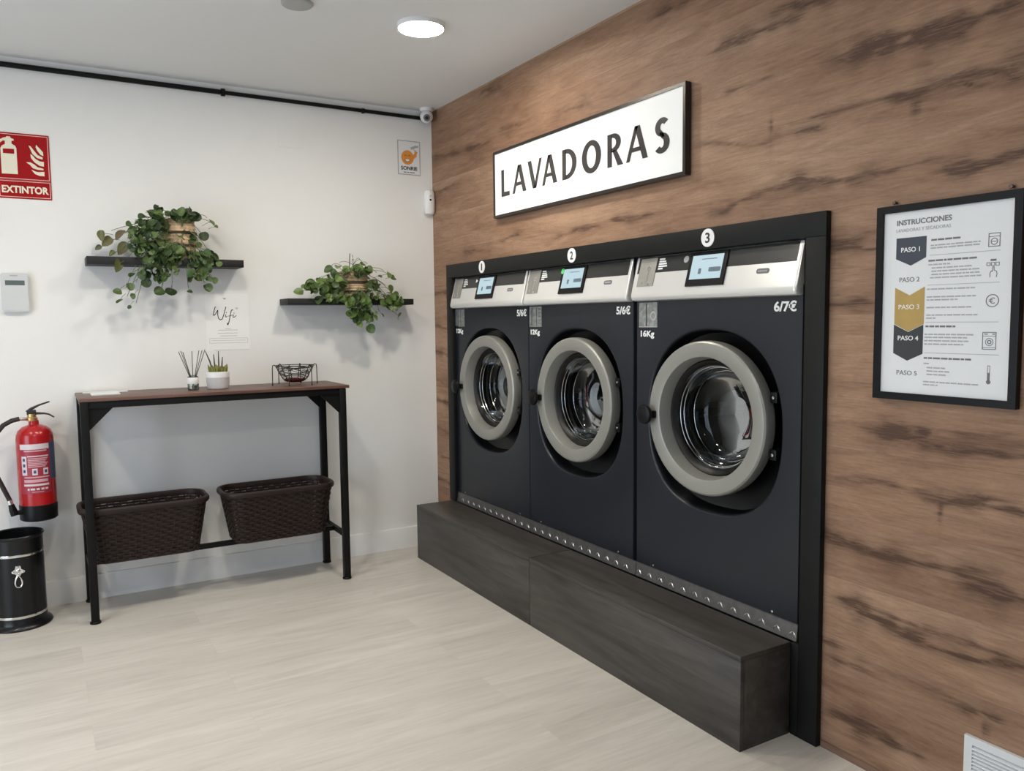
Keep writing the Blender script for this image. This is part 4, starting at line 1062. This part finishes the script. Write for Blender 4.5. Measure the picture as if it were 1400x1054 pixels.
# ------------------------------------------------------------------ woven baskets on the stretcher
def rr_point(hx, hy, r, s):       # s in 0..1 round a rounded rectangle, returns point and outward normal
    sx, sy = 2*(hx-r), 2*(hy-r); q = pi*r/2
    per = 2*sx+2*sy+4*q; d = (s % 1.0)*per
    for k, (L, kind) in enumerate(((sx, 0), (q, 1), (sy, 0), (q, 1), (sx, 0), (q, 1), (sy, 0), (q, 1))):
        if d <= L or k == 7: break
        d -= L
    f = d/L
    if k == 0: return (-(hx-r)+f*sx, -hy), (0, -1)
    if k == 2: return (hx, -(hy-r)+f*sy), (1, 0)
    if k == 4: return ((hx-r)-f*sx, hy), (0, 1)
    if k == 6: return (-hx, (hy-r)-f*sy), (-1, 0)
    a = {1: -90, 3: 0, 5: 90, 7: 180}[k]+90*f; a = radians(a)
    cx = (hx-r) if k in (1, 3) else -(hx-r); cy = -(hy-r) if k in (1, 7) else (hy-r)
    return (cx+r*cos(a), cy+r*sin(a)), (cos(a), sin(a))
BH = .252
def basket_size(f): return .226+.046*f, .112+.026*f, .055+.03*f
def make_basket(cx, cy, z0, label):
    t = empty('storage_basket', (cx, cy, z0), label, 'basket', 'baskets under the console table')
    NR, RIB = 18, 50
    wv = MB(); per = 4
    for row in range(NR):
        za, zb = .010+(BH-.014)*row/NR, .010+(BH-.014)*(row+.84)/NR
        vs = []
        m = RIB*per
        for i in range(m):
            s = i/m
            w = cos(pi*(i/per)+(pi if row % 2 else 0))*.0033
            for z, o in ((za, .0012), (zb, .0012), (zb, -.0012), (za, -.0012)):
                hx, hy, r = basket_size(z/BH)
                (x, y), (nx, ny) = rr_point(hx, hy, r, s)
                bl = .0008 if z == za else -.0008
                vs.append((cx+x+nx*(w+o), cy+y+ny*(w+o), z0+z))
        fs = [(4*i+k, 4*i+(k+1) % 4, 4*((i+1) % m)+(k+1) % 4, 4*((i+1) % m)+k) for i in range(m) for k in range(4)]
        wv.add(vs, fs)
    for i in range(RIB):
        pts = []
        for z in (.004, BH*.5, BH-.004):
            hx, hy, r = basket_size(z/BH)
            (x, y), (nx, ny) = rr_point(hx, hy, r, (i+.5)/RIB)
            pts.append((cx+x, cy+y, z0+z))
        wv.tube(pts, .0032, 5)
    wv.build('woven_sides', M['basket'], t, angle=50)
    rim = MB(); n = 120; prof = [(-.006, BH-.012), (.010, BH-.013), (.0145, BH-.006), (.0145, BH+.006), (.010, BH+.013), (-.002, BH+.014), (-.006, BH+.008)]
    vs = []
    for i in range(n):
        hx, hy, r = basket_size(1.0)
        (x, y), (nx, ny) = rr_point(hx, hy, r, i/n)
        for o, z in prof: vs.append((cx+x+nx*o, cy+y+ny*o, z0+z))
    k = len(prof)
    rim.add(vs, [(i*k+j, i*k+(j+1) % k, ((i+1) % n)*k+(j+1) % k, ((i+1) % n)*k+j) for i in range(n) for j in range(k)])
    rim.build('rim', M['basket'], t, angle=50)
    b = MB(); n = 64; vs = []
    for o, z in ((-.012, 0), (-.002, .003), (.004, .012), (-.004, .014)):
        hx, hy, r = basket_size(0.0)
        for i in range(n):
            (x, y), (nx, ny) = rr_point(hx, hy, r, i/n); vs.append((cx+x+nx*o, cy+y+ny*o, z0+z))
    fs = [(j*n+i, j*n+(i+1) % n, (j+1)*n+(i+1) % n, (j+1)*n+i) for j in range(3) for i in range(n)]+[tuple(range(n-1, -1, -1)), tuple(3*n+i for i in range(n))]
    b.add(vs, fs); b.build('base', M['basket'], t)
    for s in (-1, 1):
        P = Plane((cx+s*.268, cy, z0+BH-.035), (0, -s, 0), (s*.17, 0, 1))
        hd = MB(); pts = []
        for i in range(20):
            a = 2*pi*i/20
            pts.append(P.p(.045*max(-1, min(1, cos(a)*1.15)), .013*max(-1, min(1, sin(a)*1.15)), .002))
        hd.tube(pts, .0042, 6, closed=True); hd.build('grip', M['basket'], t)
    return t
bk = make_basket(-1.026, -.214, .247, 'dark brown woven basket under the table, the right one near the oak wall')
b2 = bk.copy(); C.objects.link(b2); b2.location = (-1.655, -.214, .247)
b2['label'] = 'dark brown woven basket under the table, the left one beside the fire extinguisher'
for ch in list(bk.children):
    c = ch.copy(); C.objects.link(c); c.parent = b2

# ------------------------------------------------------------------ floating shelves and the hanging plants
def shelf(x0, x1, z0, z1, label):
    sb = MB().box(x0, x1, -.160, 0, z0, z1, .0012)
    tag(sb.build('floating_shelf', M['shelf'], base=((x0+x1)/2, -.08, z0)), label, 'shelf', 'black floating shelves')
shelf(-1.843, -1.136, 1.629, 1.666, 'black floating shelf, the higher left one carrying the bigger plant')
shelf(-.920, -.206, 1.441, 1.474, 'black floating shelf, the lower right one above the wire bowl')

def leaf(mb, c, r, nrm, tipdir, pointed=0.0, cup=.18, fold=.0):
    n = Vector(nrm).normalized(); t_ = Vector(tipdir); t_ = (t_-n*t_.dot(n))
    if t_.length < 1e-4: t_ = Vector((1, 0, 0))
    t_.normalize(); s_ = n.cross(t_)
    m = 12; vs = [Vector(c)-n*r*cup]
    for i in range(m):
        a = 2*pi*i/m
        k = 1.0-.16*max(0, -cos(a))**4+pointed*max(0, cos(a))**5
        w = 1.0-.25*pointed
        dr = -n*r*.10*cos(2*a)+n*r*fold*abs(sin(a))
        vs.append(Vector(c)+t_*(r*k*cos(a))+s_*(r*w*sin(a))+dr)
    for i in range(m):
        a = 2*pi*(i)/m
        vs.append(Vector(c)+t_*(r*.5*cos(a))+s_*(r*.5*sin(a))-n*r*cup*.55)
    fs = []
    for i in range(m):
        j = (i+1) % m
        fs.append((0, 1+m+i, 1+m+j)); fs.append((1+m+i, 1+i, 1+j, 1+m+j))
    mb.add(vs, fs)

def make_plant(px, py, z0, pr, ph, E, Lc, seed, label, leafmat, old, zfront, pot_bands):
    rnd = random.Random(seed)
    t = empty('potted_plant', (px, py, z0), label, 'plant', 'trailing plants on the shelves')
    pot = MB(); prof = [(pr*.70, 0)]
    rows = 11
    for i in range(rows):
        h0, h1 = ph*i/rows, ph*(i+1)/rows
        rad = pr*(.78+.22*sin(pi*min(1, (i+1.2)/rows*.75)))
        for f, d in ((.1, -.10), (.3, .0), (.5, .03), (.7, .0), (.9, -.10)):
            prof.append((rad*(1+d*.35), h0+(h1-h0)*f))
    prof += [(pr*.93, ph), (pr*.84, ph), (pr*.84, ph*.86)]
    pot.lathe(prof, (px, py, z0), n=40, cap=False)
    pot.add([(px+pr*.70*cos(2*pi*i/40), py+pr*.70*sin(2*pi*i/40), z0) for i in range(40)], [tuple(range(39, -1, -1))])
    po = pot.build('woven_pot', M['rope'], t, angle=60)
    bd = MB()
    for f in pot_bands:
        rad = pr*(.80+.22*sin(pi*min(1, (f*rows+.7)/rows*.75)))
        bd.lathe([(rad*.98, ph*f), (rad*1.035, ph*f+.002), (rad*1.035, ph*f+.011), (rad*.98, ph*f+.013)], (px, py, z0), n=40, closed=True)
    bd.build('pot_bands', M['rope_dark'], po)
    MB().lathe([(pr*.84, ph*.88), (pr*.5, ph*.91), (0, ph*.92)], (px, py, z0), n=24, cap=False).build('soil', M['soil'], t)
    fol = MB(); fold = MB(); stm = MB()
    top = Vector((px, py, z0+ph*.95))
    # trailing stems: from the pot over its rim to the middle of each leaf cluster
    def stem_to(p, r=.0016, n=9):
        p = Vector(p); a = top+Vector((rnd.uniform(-.04, .04), -.02+rnd.uniform(-.03, .02), 0))
        up = max(.015, (p.z-a.z)*.5+.02)
        m1 = a+Vector(((p.x-a.x)*.35, min(-.02, (p.y-a.y)*.7), up)); m2 = Vector((p.x*.8+a.x*.2, p.y, max(p.z+.03, p.z*.6+a.z*.4)))
        pts = []
        for i in range(n+1):
            f = i/n; g = 1-f
            pts.append(a*g**3+m1*3*g*g*f+m2*3*g*f*f+p*f**3)
        stm.tube(pts, r, 5); return pts
    def put(mb, x, y, z, r, pointed=0.0, facing=.9):
        out = Vector((x-px, 0, z-(z0+ph*.5)))
        n_ = Vector((rnd.gauss(0, .55)+out.x*1.2, -facing*.75+rnd.gauss(0, .3), rnd.gauss(.45, .5)+out.z*.9))
        tp = Vector((out.x*2+rnd.gauss(0, .4), rnd.gauss(0, .3), out.z*1.2-.35+rnd.gauss(0, .4)))
        leaf(mb, (x, y, z), r, n_, tp, pointed or max(0, rnd.uniform(-.15, .32)), rnd.uniform(.02, .2), rnd.uniform(-.05, .45))
        # petiole
        d = Vector((px-x, py*.6-y*.2, (z0+ph*.6)-z)); d = d.normalized()*min(d.length, .026+r)
        stm.tube([(x, y+.003, z), Vector((x, y+.006, z))+d*.5+Vector((0, .004, .004)), Vector((x, y+.02, z))+d], .0011, 4)
    for (cx, cz, rx, rz, n) in Lc:
        stem_to((cx, py-.06-rnd.random()*.03, cz))
        for _ in range(int(n*1.9)):
            while True:
                a, b = rnd.uniform(-1, 1), rnd.uniform(-1, 1)
                if a*a+b*b < 1: break
            x, z = cx+a*rx, cz+b*rz
            dp = sqrt(max(0, 1-a*a-b*b))
            y = py-.05-(pr*.9+.02)*dp*rnd.uniform(.25, 1.0) if z > z0 else zfront-.012-.05*rnd.random()
            if z0-.06 < z <= z0+.012: y = min(y, zfront-.010)
            put(fol, x, y, z, rnd.uniform(.010, .025))
    for i, (x, z, r) in enumerate(E):
        y = -.165+rnd.uniform(-.02, .02) if z <= z0+.015 else -.125+rnd.uniform(-.03, .03)
        y = min(y, zfront-.008) if z <= z0+.015 else y
        if i in old: put(fold, x, y, z, r*.92, .55, 1.0)
        else: put(fol, x, y, z, r*.95, 0.0, 1.1)
        stem_to((x+(px-x)*.12, y+.012, z+.02), .0014)
    fol.build('leaves', M[leafmat], t, angle=80)
    if old: fold.build('bronze_leaves', M['leaf_old'], t, angle=80, label='bronze tinged pointed leaves')
    stm.build('stems', M['stem'], t)
    return t
P1E =  [(-1.772,1.771,0.025),(-1.746,1.745,0.028),(-1.692,1.78,0.031),(-1.678,1.714,0.034),(-1.71,1.631,0.032),(-1.785,1.713,0.016),(-1.729,1.685,0.017),(-1.539,1.504,0.029),(-1.487,1.504,0.03),(-1.655,1.481,0.016),(-1.667,1.527,0.023),(-1.715,1.46,0.02),(-1.719,1.502,0.022),(-1.674,1.429,0.011),(-1.285,1.561,0.019),(-1.317,1.525,0.025),(-1.595,1.547,0.026),(-1.588,1.578,0.029),(-1.313,1.785,0.026),(-1.279,1.853,0.022),(-1.256,1.829,0.012),(-1.345,1.736,0.024),(-1.268,1.681,0.025),(-1.656,1.583,0.018),(-1.657,1.821,0.017),(-1.635,1.792,0.02),(-1.403,1.505,0.015),(-1.358,1.576,0.021)]
P1L =  [(-1.562,1.789,0.07,0.086,38),(-1.535,1.883,0.035,0.025,8),(-1.412,1.878,0.066,0.025,22),(-1.514,1.692,0.125,0.05,46),(-1.33,1.66,0.074,0.045,22),(-1.535,1.598,0.088,0.037,18),(-1.358,1.582,0.068,0.026,8),(-1.621,1.744,0.046,0.055,12),(-1.398,1.771,0.042,0.032,5)]
P2E =  [(-0.841,1.509,0.029),(-0.751,1.469,0.03),(-0.471,1.312,0.029),(-0.595,1.395,0.02),(-0.307,1.378,0.027),(-0.398,1.384,0.013),(-0.426,1.56,0.029),(-0.353,1.61,0.023),(-0.308,1.592,0.02),(-0.336,1.531,0.026),(-0.676,1.633,0.027),(-0.637,1.646,0.021),(-0.546,1.686,0.007),(-0.474,1.662,0.011),(-0.506,1.667,0.011),(-0.449,1.647,0.012),(-0.778,1.55,0.036),(-0.825,1.538,0.018),(-0.29,1.501,0.02),(-0.534,1.337,0.022),(-0.399,1.597,0.014)]
P2L =  [(-0.755,1.533,0.066,0.041,22),(-0.657,1.557,0.049,0.065,22),(-0.543,1.463,0.076,0.048,26),(-0.52,1.385,0.07,0.036,22),(-0.351,1.464,0.053,0.049,20),(-0.446,1.524,0.032,0.048,9),(-0.532,1.624,0.076,0.021,16),(-0.678,1.486,0.055,0.035,12)]
make_plant(-1.425, -.082, 1.666, .078, .195, P1E, P1L, 11, 'big trailing green plant in a woven pot on the higher left shelf', 'leaf', (0, 1, 2, 3, 4, 5, 6), -.160, (.30, .62))
p2 = make_plant(-.532, -.082, 1.474, .080, .150, P2E, P2L, 23, 'trailing round leaved plant in a tan pot on the lower right shelf', 'leaf2', (), -.160, (.22, .55))
MB().tube([(-.560, -.09, 1.60), (-.558, -.10, 1.66), (-.556, -.105, 1.722)], .0022, 6).build('support_stick', M['twig'], p2)

# ------------------------------------------------------------------ things on the table
TZ = 1.0225
t = empty('reed_diffuser', (-1.408, -.195, TZ), 'small glass reed diffuser with dark sticks and a white label on the table', 'diffuser')
MB().lathe([(.0, .0), (.024, 0), (.0265, .003), (.0265, .062), (.023, .067), (.013, .069), (.013, .074), (.011, .074), (.011, .066), (.022, .062), (.0245, .058), (.0245, .005), (0, .004)], (-1.408, -.195, TZ), n=32, cap=False).build('bottle', M['clear'], t)
MB().lathe([(.0, .0045), (.024, .0055), (.024, .021), (0, .021)], (-1.408, -.195, TZ), n=28, cap=False).build('liquid', M['pebble'], t)
MB().lathe([(.0268, .031), (.0274, .032), (.0274, .061), (.0268, .062)], (-1.408, -.195, TZ), n=32, closed=True).build('label_band', M['white_print'], t, label='white label band')
for i, (dx, dy, dz) in enumerate(((-.064, -.02, .190), (-.048, .02, .192), (-.043, -.01, .187), (.004, .025, .190), (.030, -.02, .194), (.050, .015, .193), (.060, -.005, .196))):
    MB().tube([(-1.408-dx*.10, -.195-dy*.1, TZ+.010), (-1.408+dx*.30, -.195+dy*.3, TZ+.074), (-1.408+dx, -.195+dy, TZ+dz)], .0019, 6).build('reed', M['twig'], t)

t = empty('succulent_pot', (-1.291, -.195, TZ), 'small succulent in a white and grey round pot beside the diffuser', 'plant')
MB().lathe([(.0, 0), (.046, 0), (.050, .004), (.0545, .03), (.0555, .060), (.0, .060)], (-1.291, -.195, TZ), n=40, cap=False).build('pot_base', M['ceramic_grey'], t, label='pale grey lower half of the pot')
MB().lathe([(.0562, .058), (.0570, .072), (.0555, .084), (.051, .086), (.0485, .080), (.048, .0605), (.0555, .0585)], (-1.291, -.195, TZ), n=40, closed=True).build('pot_rim', M['ceramic'], t)
MB().lathe([(.048, .074), (.03, .078), (0, .080)], (-1.291, -.195, TZ), n=24, cap=False).build('soil', M['soil'], t)
rnd = random.Random(3)
su = MB()
for i in range(46):
    a = rnd.uniform(0, 2*pi); r0 = .040*sqrt(rnd.random()); tl = rnd.uniform(.3, 1.0)*(r0/.040)
    b = Vector((-1.291+r0*cos(a), -.195+r0*sin(a), TZ+.076))
    d = Vector((cos(a)*tl*.6, sin(a)*tl*.6, 1)).normalized(); L_ = rnd.uniform(.022, .044)
    su.tube([b, b+d*L_*.35, b+d*L_*.7+Vector((0, 0, .002)), b+d*L_+Vector((0, 0, .004))], [.0045, .0085, .0065, .0008], 6)
su.build('fleshy_leaves', M['succulent'], t)
tw = MB()
for dx, dz, r0 in ((-.056, .128, -.022), (-.018, .112, -.012), (.006, .128, .006), (.024, .098, .02)):
    tw.tube([(-1.291+r0, -.198, TZ+.08), (-1.291+r0*.6+dx*.4, -.20, TZ+.08+(dz-.0)*.45), (-1.291+dx, -.205, TZ+.06+dz)], [.0042, .0036, .002], 6)
tw.build('dark_spikes', M['twig'], t)

t = empty('wire_bowl', (-.899, -.175, TZ), 'round black wire bowl on thin legs at the right end of the table', 'bowl')
bx, by = -.899, -.175
rg = MB()
rg.tube([(bx+.100*cos(2*pi*i/48), by+.100*sin(2*pi*i/48), TZ+.1000) for i in range(48)], .0024, 6, closed=True)
rg.tube([(bx+.096*cos(2*pi*i/48), by+.096*sin(2*pi*i/48), TZ+.0915) for i in range(48)], .0018, 6, closed=True)
rg.build('rim_wire', M['wire'], t)
ww = MB(); rnd = random.Random(8)
def bowl_r(f): return .052+.046*f**.75
for k in range(8):
    f = .12+.108*k; ph = rnd.uniform(0, 6); am = rnd.uniform(.05, .13)
    pts = []
    for i in range(60):
        a = 2*pi*i/60; g = max(.02, min(.98, f+am*sin(3*a+ph)+.05*sin(5*a+ph*2)))
        r = bowl_r(g); pts.append((bx+r*cos(a), by+r*sin(a), TZ+.022+.078*g))
    ww.tube(pts, .0015, 5, closed=True)
ww.build('wire_weave', M['wire'], t)
for k in range(6):
    a = 2*pi*k/6
    pts = [(bx+.040*cos(a), by+.040*sin(a), TZ+.0165)]
    for f in (0, .25, .5, .75, 1.0): pts.append((bx+bowl_r(f)*cos(a), by+bowl_r(f)*sin(a), TZ+.022+.078*f))
    pts += [(bx+.107*cos(a), by+.107*sin(a), TZ+.106), (bx+.1145*cos(a), by+.1145*sin(a), TZ+.103), (bx+.117*cos(a), by+.117*sin(a), TZ+.09), (bx+.118*cos(a), by+.118*sin(a), TZ+.0035)]
    lg = MB().tube(pts, .0024, 7)
    lg.lathe([(.0035, 0), (.0045, .002), (.0035, .005)], (bx+.118*cos(a), by+.118*sin(a), TZ), n=12)
    lg.build('leg', M['wire'], t)
MB().lathe([(0, .013), (.030, .0135), (.047, .018), (.058, .030), (.0565, .031), (.045, .0205), (0, .0155)], (bx, by, TZ), n=36, cap=False).build('bottom_dish', M['wine'], t, label='dark red glossy dish in the bottom')

fl = MB().box(-1.858, -1.738, -.252, -.150, TZ, TZ+.007, .001)
tag(fl.build('card_stack', M['paper'], base=(-1.798, -.2, TZ)), 'small stack of white cards at the left end of the table top', 'cards')
fl = MB().box(-1.885, -1.690, -.085, -.020, TZ, TZ+.0015)
tag(fl.build('leaflet', M['paper'], base=(-1.79, -.05, TZ)), 'flat white leaflet lying at the back edge of the table behind the cards', 'paper')

# ------------------------------------------------------------------ fire extinguisher on the wall
ex, ey, ez = -2.092, -.098, .452
t = empty('fire_extinguisher', (ex, ey, ez), 'red fire extinguisher with white label and black hose, hung on the white wall', 'fire extinguisher')
MB().lathe([(.0, .066), (.0765, .068), (.0765, .375), (.0745, .395), (.066, .415), (.050, .430), (.030, .438), (.021, .441), (.020, .460), (.0, .460)], (ex, ey, ez), n=48, cap=False).build('tank', M['red_tank'], t)
MB().lathe([(.0, .0), (.070, 0), (.0775, .006), (.0785, .070), (.0765, .074), (0, .074)], (ex, ey, ez), n=48, cap=False).build('base_boot', M['black_plastic'], t)
MB().lathe([(.0, .458), (.0225, .458), (.024, .462), (.024, .472), (.019, .477), (.017, .490), (.0, .490)], (ex-.006, ey, ez), n=24, cap=False).build('valve', M['brass'], t)
lv = MB()
lv.box(ex-.026, ex+.012, ey-.010, ey+.010, ez+.486, ez+.508, .003)
lv.tube([(ex-.026, ey, ez+.500), (ex-.006, ey, ez+.514), (ex+.025, ey, ez+.529), (ex+.068, ey, ez+.543)], [.006, .0065, .0045, .0035], 8)
lv.tube([(ex+.005, ey, ez+.492), (ex+.045, ey, ez+.489), (ex+.062, ey, ez+.484), (ex+.083, ey, ez+.469)], [.0065, .0045, .004, .0035], 8)
lv.build('lever', M['hose'], t)
hs = MB()
hp = [(-.055, .474), (-.085, .468), (-.118, .450), (-.150, .41), (-.165, .35), (-.166, .28), (-.152, .215), (-.130, .155), (-.112, .105)]
hs.tube([(ex+a, ey-.035-.01*sin(i*.5), ez+b) for i, (a, b) in enumerate(hp)], .0105, 10)
hs.build('hose', M['hose'], t)
hc = MB()
hc.tube([(ex-.012, ey-.006, ez+.468), (ex-.034, ey-.02, ez+.470), (ex-.060, ey-.033, ez+.4735)], [.006, .007, .0085], 10)
hc.tube([(ex-.112, ey-.042, ez+.107), (ex-.107, ey-.042, ez+.088)], .0118, 10)
hc.build('hose_fitting', M['chrome'], t)
nz = MB()
nz.tube([(ex-.107, ey-.042, ez+.088), (ex-.101, ey-.042, ez+.062), (ex-.094, ey-.042, ez+.036)], [.0115, .016, .017], 10)
nz.box(ex-.100, ex-.060, ey-.050, ey-.030, ez+.036, ez+.056, .003)
nz.build('nozzle', M['black_plastic'], t)
br = MB(); br.box(ex-.022, ex+.022, -.021, -.0003, ez+.12, ez+.42); br.build('wall_bracket', M['black_metal'], t)
# printing wrapped round the tank: (angle from the front, height) patches
def wrap(mb, a0, a1, z0, z1, r0, r1, n=None):
    n = n or max(1, int(abs(a1-a0)/.08))
    vs = []
    for i in range(n+1):
        a = a0+(a1-a0)*i/n
        for r, z in ((r0, z0), (r1, z0), (r1, z1), (r0, z1)):
            vs.append((ex+r*sin(a), ey-r*cos(a), ez+z))
    fs = [(4*i+k, 4*i+(k+1) % 4, 4*i+4+(k+1) % 4, 4*i+4+k) for i in range(n) for k in range(4)]+[(3, 2, 1, 0), (4*n, 4*n+1, 4*n+2, 4*n+3)]
    mb.add(vs, fs)
R0, R1, R2, R3 = .0764, .0769, .0773, .0777
lb = MB(); wrap(lb, -.95, .80, .130, .360, R0, R1); lbo = lb.build('label', M['label_red'], t, label='red and white printed label')
bl = MB(); wrap(bl, .80, 1.45, .190, .362, R0, R1); bl.build('side_label', M['label_blue'], t, label='dark blue side label')
w1 = MB()
wrap(w1, -.88, .76, .334, .358, R1, R2); wrap(w1, -.45, .70, .300, .305, R1, R2); wrap(w1, -.72, .66, .166, .175, R1, R2)
wrap(w1, -.80, -.50, .216, .303, R1, R2)
for a in (-.20, .38): wrap(w1, a-.02, a+.26, .216, .246, R1, R2)
for a0, a1 in ((-.52, -.42), (-.36, -.12), (-.05, .12), (.20, .36), (.42, .58)): wrap(w1, a0, a1, .147, .156, R1, R2)
w1.build('label_white_print', M['label_white'], lbo)
w2 = MB()
for i in range(6): wrap(w2, -.42, .66-.08*(i % 3), .290-.0075*i, .2945-.0075*i, R1, R2)
wrap(w2, -.62, .60, .324, .330, R1, R2); wrap(w2, -.68, .70, .203, .209, R1, R2); wrap(w2, -.70, .60, .183, .196, R1, R2); wrap(w2, -.30, .34, .137, .140, R1, R2)
w2.build('label_pale_print', M['label_pink'], lbo)
w3 = MB()
for z in (.228, .254, .280): wrap(w3, -.72, -.58, z, z+.014, R2, R3)
for a in (-.20, .38): wrap(w3, a+.05, a+.19, .224, .238, R2, R3)
w3.build('label_pictograms', M['label_blue'], lbo)

# ------------------------------------------------------------------ black bin with silver bands
bx, by = -2.187, -.190
t = empty('waste_bin', (bx, by, 0), 'round black metal bin with two silver bands and a silver ring handle, bottom left', 'bin')
MB().lathe([(.0, 0), (.1265, 0), (.1285, .006), (.124, .014), (.111, .022), (.1065, .034), (.1060, .06), (.1050, .36), (.1050, .402), (.1095, .408), (.1110, .414), (.1085, .418),
            (.1020, .414), (.1010, .36), (.1000, .03), (0, .025)], (bx, by, 0), n=64, cap=False).build('body', M['bin'], t)
for z in (.0565, .3345):
    MB().lathe([(.1050, z-.0060), (.1072, z-.0055), (.1080, z), (.1072, z+.0055), (.1050, z+.0060)], (bx, by, 0), n=64, closed=True).build('silver_band', M['chrome'], t)
em = MB()
E1 = Plane((bx+.004, by-.1052, .245), (1, -.03, 0), (0, 0, 1))
em.prism(E1, [(-.009, .048), (.009, .048), (.012, .034), (.026, .024), (.024, .017), (.010, .012), (.006, .000), (-.006, .000), (-.010, .012), (-.024, .017), (-.026, .024), (-.012, .034)][::-1], -.001, .006)
em.lathe([(.010, -.001), (.009, .007), (.004, .011), (0, .0115)], E1.p(0, .026), E1.n, n=16, cap=False)
for a, b_, r in ((-.018, .021, .005), (.018, .021, .005), (0, .042, .007), (0, .008, .005)): em.lathe([(r, .002), (r*.8, .008), (0, .0095)], E1.p(a, b_), E1.n, n=12, cap=False)
em.build('ornament', M['chrome'], t)
lp = MB()
lp.tube([E1.p(.0165*sin(2*pi*i/28)*(1.0-.45*(.5+.5*cos(2*pi*i/28))), -.022+.026*cos(2*pi*i/28), .004) for i in range(28)], .0036, 8, closed=True)
lp.build('ring_handle', M['chrome'], t)
